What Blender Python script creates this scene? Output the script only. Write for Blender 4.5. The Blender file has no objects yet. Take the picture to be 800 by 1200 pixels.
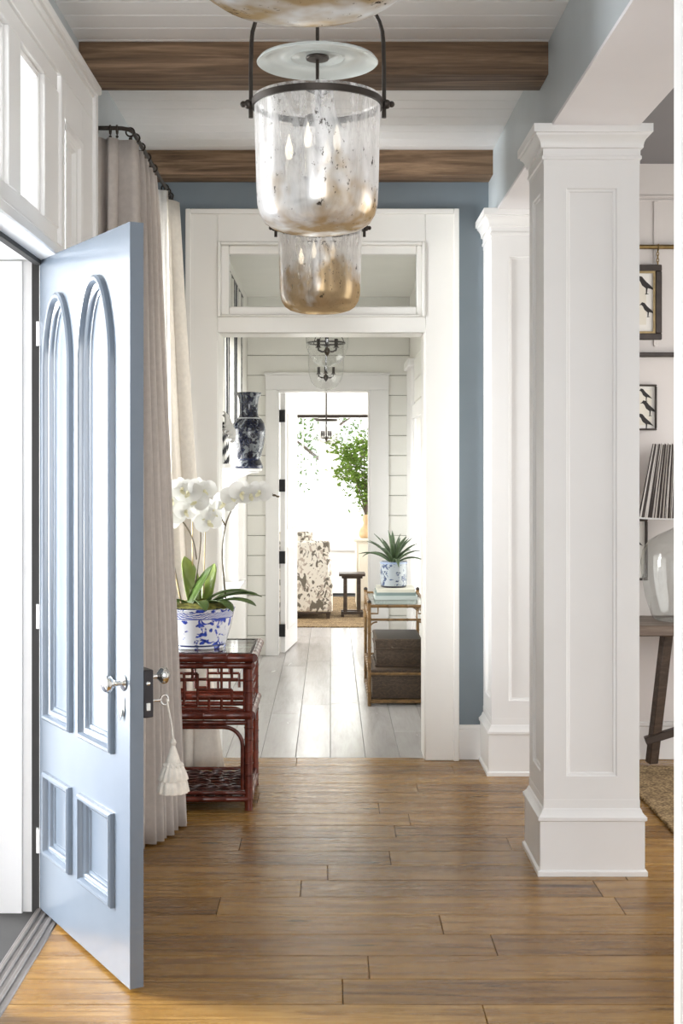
import bpy, bmesh, math, random
from mathutils import Vector, Matrix, noise
PI = math.pi
S = bpy.context.scene
C = S.collection
rnd = random.Random(7)

# ------------------------------------------------------------------ camera
EYE = 1.66
cam = bpy.data.cameras.new('camera')
cam.sensor_fit = 'AUTO'; cam.sensor_width = 36.0
cam.lens = 36.0 * 1560 / 1200
cam.shift_x = 13 / 1200; cam.shift_y = -52 / 1200
cam.clip_start = 0.05; cam.clip_end = 300
cam_o = bpy.data.objects.new('camera', cam); C.objects.link(cam_o)
cam_o.location = (0, 0, EYE); cam_o.rotation_euler = (PI / 2, 0, 0)
S.camera = cam_o

# ------------------------------------------------------------------ world, lights, exposure
S.view_settings.view_transform = 'Standard'
S.view_settings.look = 'None'
S.view_settings.gamma = 1.0
S.view_settings.use_curve_mapping = False
S.view_settings.exposure = 1.15
S.cycles.use_denoising = True
S.cycles.max_bounces = 10
S.cycles.diffuse_bounces = 6
S.cycles.transparent_max_bounces = 24
S.cycles.sample_clamp_indirect = 6.0
S.cycles.caustics_reflective = False
S.cycles.caustics_refractive = False
w = bpy.data.worlds.new('sky'); S.world = w; w.use_nodes = True
nt = w.node_tree; bg = nt.nodes['Background']
geo = nt.nodes.new('ShaderNodeTexCoord'); sep = nt.nodes.new('ShaderNodeSeparateXYZ')
rmp = nt.nodes.new('ShaderNodeValToRGB')
rmp.color_ramp.elements[0].position = 0.0; rmp.color_ramp.elements[0].color = (0.99, 0.985, 1.0, 1)
rmp.color_ramp.elements[1].position = 0.8; rmp.color_ramp.elements[1].color = (0.94, 0.965, 1.0, 1)
nt.links.new(geo.outputs['Generated'], sep.inputs[0]); nt.links.new(sep.outputs[2], rmp.inputs[0])
nt.links.new(rmp.outputs[0], bg.inputs[0])
bg.inputs[1].default_value = 1.3

def area(name, loc, rot, sx, sy, power, col=(1, 1, 1)):
    l = bpy.data.lights.new(name, 'AREA'); l.shape = 'RECTANGLE'; l.size = sx; l.size_y = sy
    l.energy = power; l.color = col
    o = bpy.data.objects.new(name, l); C.objects.link(o); o.location = loc; o.rotation_euler = rot
    return o
# daylight entering the front door, the side windows and the dining room windows, plus added fill lamps
area('daylight_front_door', (-4.4, 5.65, 1.7), (0, -PI / 2 - 0.15, 0), 3.0, 1.6, 360, (0.95, 0.97, 1.0))
area('fill_behind_camera', (0.0, -1.4, 1.9), (PI / 2, 0, 0), 3.4, 2.6, 68, (0.97, 0.98, 1.0))  # added fill from behind the camera, no windows modelled there
area('daylight_hall_window', (-1.45, 6.85, 1.7), (0, -PI / 2, 0), 2.2, 0.8, 8, (1, 0.98, 0.95))
area('daylight_corridor_window', (-1.5, 9.35, 1.6), (0, -PI / 2, 0), 1.6, 1.5, 30, (1, 0.98, 0.93))
area('daylight_corridor_window_east', (1.5, 9.6, 1.4), (0, PI / 2, 0), 1.6, 1.5, 14, (1, 0.98, 0.93))
area('daylight_dining_window', (3.9, 5.6, 1.6), (0, PI / 2, 0), 2.2, 2.6, 30, (1, 0.98, 0.95))
area('daylight_far_room', (0, 18.4, 1.7), (-PI / 2, 0, 0), 3.0, 2.0, 50, (1, 0.99, 0.96))
area('fill_far_room_west', (-3.3, 15.0, 1.6), (0, -PI / 2, 0), 2.0, 3.0, 80, (1, 0.99, 0.96))  # added fill brightening the far room through an unseen side opening
area('fill_far_room_east', (3.3, 15.0, 1.6), (0, PI / 2, 0), 2.0, 3.0, 80, (1, 0.99, 0.96))  # matching added fill from the opposite unseen opening

# ------------------------------------------------------------------ mesh builder
class MB:
    def __init__(s): s.v = []; s.f = []
    def add(s, vs, fs):
        b = len(s.v); s.v += [tuple(p) for p in vs]; s.f += [tuple(b + i for i in f) for f in fs]; return s
    def box(s, x0, x1, y0, y1, z0, z1):
        return s.add([(x0, y0, z0), (x1, y0, z0), (x1, y1, z0), (x0, y1, z0), (x0, y0, z1), (x1, y0, z1), (x1, y1, z1), (x0, y1, z1)],
                     [(0, 3, 2, 1), (4, 5, 6, 7), (0, 1, 5, 4), (1, 2, 6, 5), (2, 3, 7, 6), (3, 0, 4, 7)])
    def taper(s, cx, cy, z0, z1, a0, b0, a1, b1):
        """box with half sizes a0,b0 at z0 and a1,b1 at z1"""
        return s.add([(cx - a0, cy - b0, z0), (cx + a0, cy - b0, z0), (cx + a0, cy + b0, z0), (cx - a0, cy + b0, z0),
                      (cx - a1, cy - b1, z1), (cx + a1, cy - b1, z1), (cx + a1, cy + b1, z1), (cx - a1, cy + b1, z1)],
                     [(0, 3, 2, 1), (4, 5, 6, 7), (0, 1, 5, 4), (1, 2, 6, 5), (2, 3, 7, 6), (3, 0, 4, 7)])
    def prism(s, poly, fn, a, b):
        """poly 2D, fn(p, q, t) -> 3D; extruded from t=a to t=b"""
        n = len(poly)
        vs = [fn(p, q, a) for p, q in poly] + [fn(p, q, b) for p, q in poly]
        fs = [tuple(range(n))[::-1], tuple(range(n, 2 * n))] + [(i, (i + 1) % n, n + (i + 1) % n, n + i) for i in range(n)]
        return s.add(vs, fs)
    def tube(s, pts, r, n=8, closed=False):
        pts = [Vector(p) for p in pts]; m = len(pts)
        rs = r if isinstance(r, (list, tuple)) else [r] * m
        vs = []; up = None
        for i, p in enumerate(pts):
            if closed: t = pts[(i + 1) % m] - pts[i - 1]
            else: t = pts[min(i + 1, m - 1)] - pts[max(i - 1, 0)]
            t.normalize()
            if up is None:
                up = Vector((0, 0, 1)) if abs(t.z) < 0.9 else Vector((1, 0, 0))
            a = t.cross(up)
            if a.length < 1e-4: a = t.cross(Vector((0, 1, 0.3)))
            a.normalize(); b = a.cross(t); b.normalize(); up = b
            for k in range(n):
                g = 2 * PI * k / n
                vs.append(p + a * (math.cos(g) * rs[i]) + b * (math.sin(g) * rs[i]))
        fs = []
        for i in range(m if closed else m - 1):
            j = (i + 1) % m
            for k in range(n):
                k2 = (k + 1) % n
                fs.append((i * n + k, j * n + k, j * n + k2, i * n + k2))
        if not closed:
            fs.append(tuple(range(n))); fs.append(tuple(range((m - 1) * n, m * n))[::-1])
        return s.add(vs, fs)
    def lathe(s, prof, c=(0, 0, 0), n=28, sx=1.0, sy=1.0, wav=None):
        vs = []; rows = []
        for r, z in prof:
            if r < 1e-6:
                rows.append([len(vs)]); vs.append((c[0], c[1], c[2] + z))
            else:
                row = []
                for k in range(n):
                    g = 2 * PI * k / n; rr = r * (wav(g, z) if wav else 1)
                    row.append(len(vs)); vs.append((c[0] + rr * math.cos(g) * sx, c[1] + rr * math.sin(g) * sy, c[2] + z))
                rows.append(row)
        fs = []
        for a, b in zip(rows, rows[1:]):
            for k in range(n):
                k2 = (k + 1) % n
                if len(a) == 1 and len(b) == 1: break
                if len(a) == 1: fs.append((a[0], b[k2], b[k]))
                elif len(b) == 1: fs.append((a[k], a[k2], b[0]))
                else: fs.append((a[k], a[k2], b[k2], b[k]))
        return s.add(vs, fs)
    def ball(s, c, r, n=12, sz=1.0, sx=1.0, sy=1.0):
        m = max(6, n // 2)
        return s.lathe([(r * math.sin(PI * i / m) if 0 < i < m else 0, -r * sz * math.cos(PI * i / m)) for i in range(m + 1)], c, n, sx, sy)
    def grid(s, rows, closed=False):
        n = len(rows[0]); vs = [p for row in rows for p in row]; fs = []
        for i in range(len(rows) - 1):
            for k in range(n if closed else n - 1):
                k2 = (k + 1) % n
                fs.append((i * n + k, i * n + k2, (i + 1) * n + k2, (i + 1) * n + k))
        return s.add(vs, fs)
    def xform(s, M):
        s.v = [tuple(M @ Vector(p)) for p in s.v]; return s
    def build(s, name, mat, parent=None, bevel=0.0, seg=1, local=False, angle=38, solid=0.0, fix=True):
        me = bpy.data.meshes.new(name)
        vs = s.v
        if parent is not None and not local:
            o = ORG.get(parent.name, Vector((0, 0, 0))); vs = [(p[0] - o.x, p[1] - o.y, p[2] - o.z) for p in vs]
        me.from_pydata(vs, [], s.f)
        if fix or bevel:
            bm = bmesh.new(); bm.from_mesh(me)
            if fix: bmesh.ops.recalc_face_normals(bm, faces=bm.faces)
            if bevel:
                ed = [e for e in bm.edges if len(e.link_faces) == 2 and e.calc_face_angle(0) > 0.6]
                bmesh.ops.bevel(bm, geom=ed, offset=bevel, segments=seg, profile=0.7, affect='EDGES', clamp_overlap=True)
            bm.to_mesh(me); bm.free()
        me.polygons.foreach_set('use_smooth', [True] * len(me.polygons))
        me.set_sharp_from_angle(angle=math.radians(angle))
        if mat: me.materials.append(mat)
        ob = bpy.data.objects.new(name, me); C.objects.link(ob)
        if parent is not None:
            ob.parent = parent; ORG[ob.name] = ORG.get(parent.name, Vector((0, 0, 0)))
        if solid:
            md = ob.modifiers.new('thickness', 'SOLIDIFY'); md.thickness = solid; md.offset = 0
        return ob
ORG = {}

def tag(o, label, cat, group=None, kind=None):
    if label: o['label'] = label
    if cat: o['category'] = cat
    if group: o['group'] = group
    if kind: o['kind'] = kind
    return o
def empty(name, loc, label, cat, group=None, kind=None, rz=0.0):
    o = bpy.data.objects.new(name, None); C.objects.link(o); o.location = loc; o.rotation_euler.z = rz
    o.empty_display_size = 0.1
    ORG[o.name] = Vector(loc)
    return tag(o, label, cat, group, kind)
KIDS = lambda o: [c for c in bpy.data.objects if c.parent is o]
def copy_tree(o, parent=None):
    c = o.copy(); C.objects.link(c)
    if parent is not None: c.parent = parent
    for k in KIDS(o): copy_tree(k, c)
    return c

# ------------------------------------------------------------------ materials
def new_mat(name):
    m = bpy.data.materials.new(name); m.use_nodes = True
    return m, m.node_tree, m.node_tree.nodes['Principled BSDF']
def N(t, kind, **kw):
    n = t.nodes.new(kind)
    for k, v in kw.items():
        if hasattr(n, k) and not k.startswith('i_'): setattr(n, k, v)
    return n
def noise_tex(t, scale, detail=3, vec=None, rough=0.5, dist=0.0):
    n = t.nodes.new('ShaderNodeTexNoise'); n.inputs['Scale'].default_value = scale
    n.inputs['Detail'].default_value = detail; n.inputs['Roughness'].default_value = rough; n.inputs['Distortion'].default_value = dist
    if vec is not None: t.links.new(vec, n.inputs['Vector'])
    return n
def ramp(t, fac, stops, interp='LINEAR'):
    r = t.nodes.new('ShaderNodeValToRGB'); r.color_ramp.interpolation = interp
    el = r.color_ramp.elements
    while len(el) < len(stops): el.new(0.5)
    for e, (p, c) in zip(el, stops):
        e.position = p; e.color = (c, c, c, 1) if not isinstance(c, tuple) else (*c, 1)
    t.links.new(fac, r.inputs[0]); return r
def mapping(t, scale, src='Object', rot=(0, 0, 0)):
    tc = t.nodes.new('ShaderNodeTexCoord'); mp = t.nodes.new('ShaderNodeMapping')
    mp.inputs['Scale'].default_value = scale; mp.inputs['Rotation'].default_value = rot
    t.links.new(tc.outputs[src], mp.inputs[0]); return mp
def mixc(t, fac, a, b, mode='MIX'):
    m = t.nodes.new('ShaderNodeMix'); m.data_type = 'RGBA'; m.blend_type = mode
    for i, x in ((0, fac), (6, a), (7, b)):
        if isinstance(x, (int, float)): m.inputs[i].default_value = x
        elif isinstance(x, tuple): m.inputs[i].default_value = (*x, 1)
        else: t.links.new(x, m.inputs[i])
    return m.outputs[2]
def bump(t, b, height, strength=0.3, dist=0.01):
    n = t.nodes.new('ShaderNodeBump'); n.inputs['Strength'].default_value = strength; n.inputs['Distance'].default_value = dist
    t.links.new(height, n.inputs['Height']); t.links.new(n.outputs[0], b.inputs['Normal'])
def pbr(name, col, rough=0.5, metal=0.0, var=0.06, scale=6.0, bmp=0.0, bscale=60.0, spec=0.5):
    m, t, b = new_mat(name)
    mp = mapping(t, (1, 1, 1))
    n = noise_tex(t, scale, 3, mp.outputs[0])
    lo = tuple(max(0, c * (1 - var)) for c in col); hi = tuple(min(1, c * (1 + var)) for c in col)
    r = ramp(t, n.outputs[0], [(0.3, lo), (0.7, hi)])
    t.links.new(r.outputs[0], b.inputs['Base Color'])
    b.inputs['Roughness'].default_value = rough; b.inputs['Metallic'].default_value = metal
    b.inputs['Specular IOR Level'].default_value = spec
    if bmp:
        n2 = noise_tex(t, bscale, 2, mp.outputs[0]); bump(t, b, n2.outputs[0], bmp, 0.004)
    return m
def wood(name, stops, grain=(1.2, 16, 16), rough=0.4, rndmix=0.6, bmp=0.25, knots=0.0, coat=0.0):
    """grain runs along local X; every object gets its own offset and tone"""
    m, t, b = new_mat(name)
    oi = t.nodes.new('ShaderNodeObjectInfo'); tc = t.nodes.new('ShaderNodeTexCoord')
    off = t.nodes.new('ShaderNodeVectorMath'); off.operation = 'MULTIPLY_ADD'
    cx = t.nodes.new('ShaderNodeCombineXYZ')
    for i in range(3): t.links.new(oi.outputs['Random'], cx.inputs[i])
    t.links.new(cx.outputs[0], off.inputs[0]); off.inputs[1].default_value = (37, 53, 71); t.links.new(tc.outputs['Object'], off.inputs[2])
    mp = t.nodes.new('ShaderNodeMapping'); mp.inputs['Scale'].default_value = grain; t.links.new(off.outputs[0], mp.inputs[0])
    n1 = noise_tex(t, 1.6, 6, mp.outputs[0], 0.62, 0.9)
    mp2 = t.nodes.new('ShaderNodeMapping'); mp2.inputs['Scale'].default_value = (grain[0] * 2.5, grain[1] * 5, grain[2] * 5); t.links.new(off.outputs[0], mp2.inputs[0])
    n2 = noise_tex(t, 2.2, 4, mp2.outputs[0], 0.6)
    mix = t.nodes.new('ShaderNodeMath'); mix.operation = 'MULTIPLY_ADD'; t.links.new(n2.outputs[0], mix.inputs[0]); mix.inputs[1].default_value = 0.28
    t.links.new(n1.outputs[0], mix.inputs[2])
    mr = t.nodes.new('ShaderNodeMath'); mr.operation = 'MULTIPLY_ADD'; t.links.new(oi.outputs['Random'], mr.inputs[0]); mr.inputs[1].default_value = rndmix * 0.35
    t.links.new(mix.outputs[0], mr.inputs[2])
    sub = t.nodes.new('ShaderNodeMath'); sub.operation = 'SUBTRACT'; t.links.new(mr.outputs[0], sub.inputs[0]); sub.inputs[1].default_value = 0.14 + rndmix * 0.17
    r = ramp(t, sub.outputs[0], stops)
    col = r.outputs[0]
    if knots:
        vo = t.nodes.new('ShaderNodeTexVoronoi'); vo.inputs['Scale'].default_value = 1.0
        mk = t.nodes.new('ShaderNodeMapping'); mk.inputs['Scale'].default_value = (1.6, 6.5, 6.5); t.links.new(off.outputs[0], mk.inputs[0])
        t.links.new(mk.outputs[0], vo.inputs['Vector'])
        kr = ramp(t, vo.outputs['Distance'], [(0.03, 0.0), (0.12, 1.0)])
        dark = tuple(c * 0.35 for c in stops[0][1])
        col = mixc(t, kr.outputs[0], dark, col)
    t.links.new(col, b.inputs['Base Color'])
    rr = ramp(t, n1.outputs[0], [(0.3, rough * 1.25), (0.7, rough * 0.85)])
    t.links.new(rr.outputs[0], b.inputs['Roughness'])
    b.inputs['Coat Weight'].default_value = coat; b.inputs['Coat Roughness'].default_value = 0.2
    bump(t, b, n2.outputs[0], bmp, 0.003)
    return m
def thin_glass(name, tint=(0.97, 0.98, 0.97), refl=1.45, rough=0.02, boost=1.0):
    m, t, b = new_mat(name); t.nodes.remove(b)
    out = [n for n in t.nodes if n.type == 'OUTPUT_MATERIAL'][0]
    tr = t.nodes.new('ShaderNodeBsdfTransparent'); tr.inputs[0].default_value = (*tint, 1)
    gl = t.nodes.new('ShaderNodeBsdfGlossy'); gl.inputs['Roughness'].default_value = rough
    lw = t.nodes.new('ShaderNodeLayerWeight'); lw.inputs[0].default_value = 0.5
    pw_ = t.nodes.new('ShaderNodeMath'); pw_.operation = 'POWER'; t.links.new(lw.outputs['Facing'], pw_.inputs[0]); pw_.inputs[1].default_value = 4.5
    mu = t.nodes.new('ShaderNodeMath'); mu.operation = 'MULTIPLY_ADD'; mu.use_clamp = True; mu.inputs[1].default_value = 0.40 * boost; mu.inputs[2].default_value = 0.035 * boost
    t.links.new(pw_.outputs[0], mu.inputs[0])
    mx = t.nodes.new('ShaderNodeMixShader'); t.links.new(mu.outputs[0], mx.inputs[0]); t.links.new(tr.outputs[0], mx.inputs[1]); t.links.new(gl.outputs[0], mx.inputs[2])
    t.links.new(mx.outputs[0], out.inputs[0]); return m
def mercury(name, z0, gold_top, g0=0.70, g1=0.90):
    """antiqued mercury glass: patchy silver over clear glass, golden foxing towards the foot of the jar"""
    m, t, b = new_mat(name); t.nodes.remove(b)
    out = [n for n in t.nodes if n.type == 'OUTPUT_MATERIAL'][0]
    mp = mapping(t, (14, 14, 3.2))
    n1 = noise_tex(t, 1.0, 6, mp.outputs[0], 0.65, 0.6)
    mp2 = mapping(t, (60, 60, 38)); n2 = noise_tex(t, 1.0, 4, mp2.outputs[0], 0.7)
    mp3 = mapping(t, (7, 7, 5)); n3 = noise_tex(t, 1.0, 3, mp3.outputs[0], 0.6)
    tc = t.nodes.new('ShaderNodeTexCoord'); sx = t.nodes.new('ShaderNodeSeparateXYZ'); t.links.new(tc.outputs['Object'], sx.inputs[0])
    hz = t.nodes.new('ShaderNodeMapRange'); hz.inputs[1].default_value = z0; hz.inputs[2].default_value = z0 + gold_top; t.links.new(sx.outputs[2], hz.inputs[0])
    low = t.nodes.new('ShaderNodeMath'); low.operation = 'SUBTRACT'; low.inputs[0].default_value = 1.0; t.links.new(hz.outputs[0], low.inputs[1])
    g = t.nodes.new('ShaderNodeMath'); g.operation = 'MULTIPLY_ADD'; t.links.new(low.outputs[0], g.inputs[0]); g.inputs[1].default_value = 0.32; t.links.new(n3.outputs[0], g.inputs[2])
    gold = ramp(t, g.outputs[0], [(g0, (0.95, 0.94, 0.935)), (g1, (0.55, 0.40, 0.23))])
    sm = t.nodes.new('ShaderNodeMath'); sm.operation = 'MULTIPLY_ADD'; t.links.new(n1.outputs[0], sm.inputs[0]); sm.inputs[1].default_value = -0.45; t.links.new(n2.outputs[0], sm.inputs[2])
    sa = t.nodes.new('ShaderNodeMath'); sa.operation = 'ADD'; sa.inputs[1].default_value = 0.215; t.links.new(sm.outputs[0], sa.inputs[0])
    spk = ramp(t, sa.outputs[0], [(0.29, (0.08, 0.065, 0.055)), (0.36, (1, 1, 1))])
    col = mixc(t, 1.0, gold.outputs[0], spk.outputs[0], 'MULTIPLY')
    gl = t.nodes.new('ShaderNodeBsdfGlossy'); gl.inputs['Roughness'].default_value = 0.22; t.links.new(col, gl.inputs[0])
    df = t.nodes.new('ShaderNodeBsdfDiffuse'); t.links.new(col, df.inputs[0])
    tl = t.nodes.new('ShaderNodeBsdfTranslucent'); t.links.new(col, tl.inputs[0])
    ms = t.nodes.new('ShaderNodeMixShader'); ms.inputs[0].default_value = 0.55; t.links.new(gl.outputs[0], ms.inputs[1]); t.links.new(df.outputs[0], ms.inputs[2])
    ms2 = t.nodes.new('ShaderNodeMixShader'); ms2.inputs[0].default_value = 0.35; t.links.new(ms.outputs[0], ms2.inputs[1]); t.links.new(tl.outputs[0], ms2.inputs[2])
    tr = t.nodes.new('ShaderNodeBsdfTransparent'); tr.inputs[0].default_value = (0.95, 0.94, 0.93, 1)
    cov0 = t.nodes.new('ShaderNodeMath'); cov0.operation = 'MULTIPLY_ADD'; t.links.new(low.outputs[0], cov0.inputs[0]); cov0.inputs[1].default_value = 0.30; t.links.new(n1.outputs[0], cov0.inputs[2])
    cov = ramp(t, cov0.outputs[0], [(0.40, 0.16), (0.50, 0.34), (0.60, 0.62), (0.80, 0.9)])
    mx = t.nodes.new('ShaderNodeMixShader'); lw = t.nodes.new('ShaderNodeLayerWeight'); lw.inputs[0].default_value = 0.5; pe = t.nodes.new('ShaderNodeMath'); pe.operation = 'POWER'; t.links.new(lw.outputs['Facing'], pe.inputs[0]); pe.inputs[1].default_value = 2.5
    ce = t.nodes.new('ShaderNodeMath'); ce.operation = 'MULTIPLY_ADD'; ce.use_clamp = True; t.links.new(pe.outputs[0], ce.inputs[0]); ce.inputs[1].default_value = 0.6; t.links.new(cov.outputs[0], ce.inputs[2])
    t.links.new(ce.outputs[0], mx.inputs[0]); t.links.new(tr.outputs[0], mx.inputs[1]); t.links.new(ms2.outputs[0], mx.inputs[2])
    t.links.new(mx.outputs[0], out.inputs[0]); return m
def fabric(name, col, transl=0.2, wv=420, var=0.05, bmp=0.2):
    m, t, b = new_mat(name)
    out = [n for n in t.nodes if n.type == 'OUTPUT_MATERIAL'][0]
    mp = mapping(t, (1, 1, 1)); n = noise_tex(t, 40, 3, mp.outputs[0])
    lo = tuple(c * (1 - var) for c in col); hi = tuple(min(1, c * (1 + var)) for c in col)
    r = ramp(t, n.outputs[0], [(0.3, lo), (0.7, hi)]); t.links.new(r.outputs[0], b.inputs['Base Color'])
    b.inputs['Roughness'].default_value = 0.9; b.inputs['Specular IOR Level'].default_value = 0.15
    n2 = noise_tex(t, wv, 2, mp.outputs[0]); bump(t, b, n2.outputs[0], bmp, 0.002)
    if transl:
        tl = t.nodes.new('ShaderNodeBsdfTranslucent'); t.links.new(r.outputs[0], tl.inputs[0])
        mx = t.nodes.new('ShaderNodeMixShader'); mx.inputs[0].default_value = transl
        t.links.new(b.outputs[0], mx.inputs[1]); t.links.new(tl.outputs[0], mx.inputs[2]); t.links.new(mx.outputs[0], out.inputs[0])
    return m
def porcelain(name, white, blue, scale, thr, bands, rough=0.12):
    """white glaze with painted blue motifs; bands are painted rings (z0, z1) in object space"""
    m, t, b = new_mat(name)
    mp = mapping(t, (scale, scale, scale)); n = noise_tex(t, 1.0, 5, mp.outputs[0], 0.55, 1.3)
    f = ramp(t, n.outputs[0], [(thr, 0.0), (thr + 0.035, 1.0)])
    mp2 = mapping(t, (scale * 4, scale * 4, scale * 4)); n2 = noise_tex(t, 1.0, 2, mp2.outputs[0])
    bl = ramp(t, n2.outputs[0], [(0.35, tuple(c * 0.6 for c in blue)), (0.65, tuple(min(1, c * 1.7) for c in blue))])
    col = mixc(t, f.outputs[0], white, bl.outputs[0])
    tc = t.nodes.new('ShaderNodeTexCoord'); sx = t.nodes.new('ShaderNodeSeparateXYZ'); t.links.new(tc.outputs['Object'], sx.inputs[0])
    for z0, z1, c, lat in bands:
        a = t.nodes.new('ShaderNodeMath'); a.operation = 'GREATER_THAN'; t.links.new(sx.outputs[2], a.inputs[0]); a.inputs[1].default_value = z0
        d = t.nodes.new('ShaderNodeMath'); d.operation = 'LESS_THAN'; t.links.new(sx.outputs[2], d.inputs[0]); d.inputs[1].default_value = z1
        e = t.nodes.new('ShaderNodeMath'); e.operation = 'MULTIPLY'; t.links.new(a.outputs[0], e.inputs[0]); t.links.new(d.outputs[0], e.inputs[1])
        cc = c
        if lat:
            wv = t.nodes.new('ShaderNodeTexWave'); wv.wave_type = 'RINGS'; wv.inputs['Scale'].default_value = lat; wv.inputs['Distortion'].default_value = 6
            t.links.new(tc.outputs['Object'], wv.inputs[0])
            wr = ramp(t, wv.outputs['Fac'], [(0.45, white), (0.6, c)]); cc = wr.outputs[0]
        col = mixc(t, e.outputs[0], col, cc)
    t.links.new(col, b.inputs['Base Color']); b.inputs['Roughness'].default_value = rough
    b.inputs['Coat Weight'].default_value = 0.4; b.inputs['Coat Roughness'].default_value = 0.05
    return m

M = {}
M['white'] = pbr('white_trim_paint', (0.80, 0.79, 0.775), 0.38, var=0.015, scale=3)
M['warmwhite'] = pbr('cream_trim_paint', (0.80, 0.785, 0.745), 0.38, var=0.015, scale=3)
M['ceiling'] = pbr('ceiling_board_paint', (0.77, 0.765, 0.76), 0.45, var=0.02, scale=4)
M['soffit'] = pbr('soffit_paint', (0.80, 0.775, 0.785), 0.5, var=0.015, scale=3)
M['litblue'] = pbr('daylit_slate_blue_paint', (0.47, 0.51, 0.53), 0.45, var=0.05, scale=2.5)  # wall blue paled: daylight on header and left wall put into the colour
M['greyceil'] = pbr('grey_dining_ceiling', (0.20, 0.19, 0.195), 0.5, var=0.02, scale=3)  # darker grey than the hall ceiling boards
M['groove'] = pbr('shadowed_groove_paint', (0.30, 0.29, 0.26), 0.7)
M['blue'] = pbr('slate_blue_wall_paint', (0.195, 0.235, 0.265), 0.6, var=0.05, scale=2.5)
M['doorblue'] = pbr('powder_blue_door_paint', (0.138, 0.168, 0.206), 0.25, var=0.03, scale=5)
for n_ in M['doorblue'].node_tree.nodes:
    if n_.type == 'BSDF_PRINCIPLED': n_.inputs['Coat Weight'].default_value = 0.7; n_.inputs['Coat Roughness'].default_value = 0.16
M['shiplap'] = pbr('shiplap_paint', (0.80, 0.79, 0.74), 0.4, var=0.02, scale=4)
M['dining'] = pbr('dining_wall_paint', (0.70, 0.65, 0.62), 0.5, var=0.02, scale=3)
M['dark'] = pbr('dark_recess', (0.03, 0.028, 0.026), 0.8)
M['iron'] = pbr('dark_bronze', (0.045, 0.036, 0.030), 0.42, 0.7, var=0.2, scale=20)
M['silver'] = pbr('polished_nickel', (0.78, 0.77, 0.74), 0.16, 1.0, var=0.05, scale=20)
M['blackmetal'] = pbr('black_lock_case', (0.03, 0.027, 0.03), 0.35, 0.3, var=0.2, scale=20)
M['brass'] = pbr('aged_brass', (0.30, 0.21, 0.09), 0.35, 0.9, var=0.25, scale=30)
M['steel'] = pbr('threshold_metal', (0.20, 0.18, 0.165), 0.4, 0.6, var=0.1, scale=20)
M['porch'] = pbr('porch_mat', (0.018, 0.020, 0.034), 0.9, var=0.3, scale=40, bmp=0.6, bscale=120)
M['oak'] = wood('oak_floorboards', [(0.18, (0.062, 0.026, 0.005)), (0.36, (0.170, 0.080, 0.015)), (0.55, (0.275, 0.142, 0.031)), (0.76, (0.41, 0.235, 0.068))], rough=0.25, rndmix=0.55, knots=1.0)
M['greyoak'] = wood('daylight_whitened_grey_oak', [(0.15, (0.33, 0.31, 0.30)), (0.5, (0.47, 0.45, 0.44)), (0.9, (0.58, 0.57, 0.56))], grain=(0.9, 7, 7), rough=0.22)  # grey oak with the whitening daylight put into its colour
M['beam'] = wood('rough_beam_wood', [(0.20, (0.045, 0.025, 0.012)), (0.42, (0.15, 0.088, 0.046)), (0.75, (0.38, 0.245, 0.145))], grain=(0.9, 14, 14), rough=0.6, bmp=0.5)
M['darkwood'] = wood('dark_walnut', [(0.1, (0.020, 0.012, 0.008)), (0.5, (0.048, 0.030, 0.020)), (0.9, (0.10, 0.065, 0.043))], rough=0.5)
M['topwood'] = wood('weathered_table_top', [(0.1, (0.07, 0.048, 0.034)), (0.5, (0.14, 0.10, 0.075)), (0.9, (0.24, 0.185, 0.14))], rough=0.45)
M['rattan'] = pbr('red_lacquered_rattan', (0.105, 0.020, 0.011), 0.24, var=0.35, scale=24)
M['rattan_dark'] = pbr('dark_red_cane', (0.055, 0.014, 0.009), 0.3, var=0.4, scale=30)
M['bamboo'] = pbr('antique_gold_bamboo', (0.20, 0.115, 0.045), 0.34, 0.25, var=0.35, scale=22)
M['glass'] = thin_glass('window_glass')
M['tableglass'] = thin_glass('table_glass', (0.88, 0.94, 0.91), 1.5, 0.01, 1.9)
M['clearglass'] = thin_glass('blown_glass', (0.97, 0.975, 0.97), 1.5, 0.02, 2.6)
M['lamp_glass'] = thin_glass('smoky_demijohn_glass', (0.86, 0.87, 0.86), 1.5, 0.03, 2.2)
M['frost'] = pbr('milky_smoke_bell_glass', (0.58, 0.61, 0.585), 0.12, var=0.05, scale=8)
M['mercury'] = mercury('antiqued_mercury_glass', 0.0, 0.30)
M['mercury_gold'] = mercury('foxed_mercury_glass', 0.0, 0.32, 0.57, 0.74)
M['linen'] = fabric('linen_drapery', (0.60, 0.545, 0.50), 0.15)
M['linen_pale'] = fabric('pale_linen_drapery', (0.74, 0.70, 0.64), 0.38)
M['sheer'] = fabric('white_drapery', (0.82, 0.81, 0.79), 0.4)
M['tassel'] = fabric('ivory_tassel_thread', (0.66, 0.61, 0.54), 0.05, 300, 0.12, 0.5)
M['candle'] = pbr('ivory_candle_sleeve', (0.80, 0.75, 0.66), 0.5, var=0.03)
M['wicker'] = None
M['moss'] = pbr('moss', (0.17, 0.16, 0.03), 0.95, var=0.6, scale=50, bmp=1.0, bscale=90)
M['stem'] = pbr('orchid_stem', (0.10, 0.075, 0.04), 0.5, var=0.3)
M['cane'] = pbr('bamboo_stake', (0.50, 0.38, 0.20), 0.5, var=0.2)
M['leaf'] = pbr('orchid_leaf', (0.075, 0.125, 0.030), 0.3, var=0.35, scale=8)
M['leaf_light'] = pbr('young_orchid_leaf', (0.20, 0.27, 0.055), 0.3, var=0.3, scale=8)
M['agave'] = pbr('agave_leaf', (0.055, 0.085, 0.040), 0.35, var=0.35, scale=14)
M['ficus'] = fabric('ficus_leaf', (0.17, 0.27, 0.055), 0.3, 200, 0.4, 0.05)
M['treeleaf'] = fabric('tree_leaf', (0.14, 0.22, 0.08), 0.3, 60, 0.4, 0.05)
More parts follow.
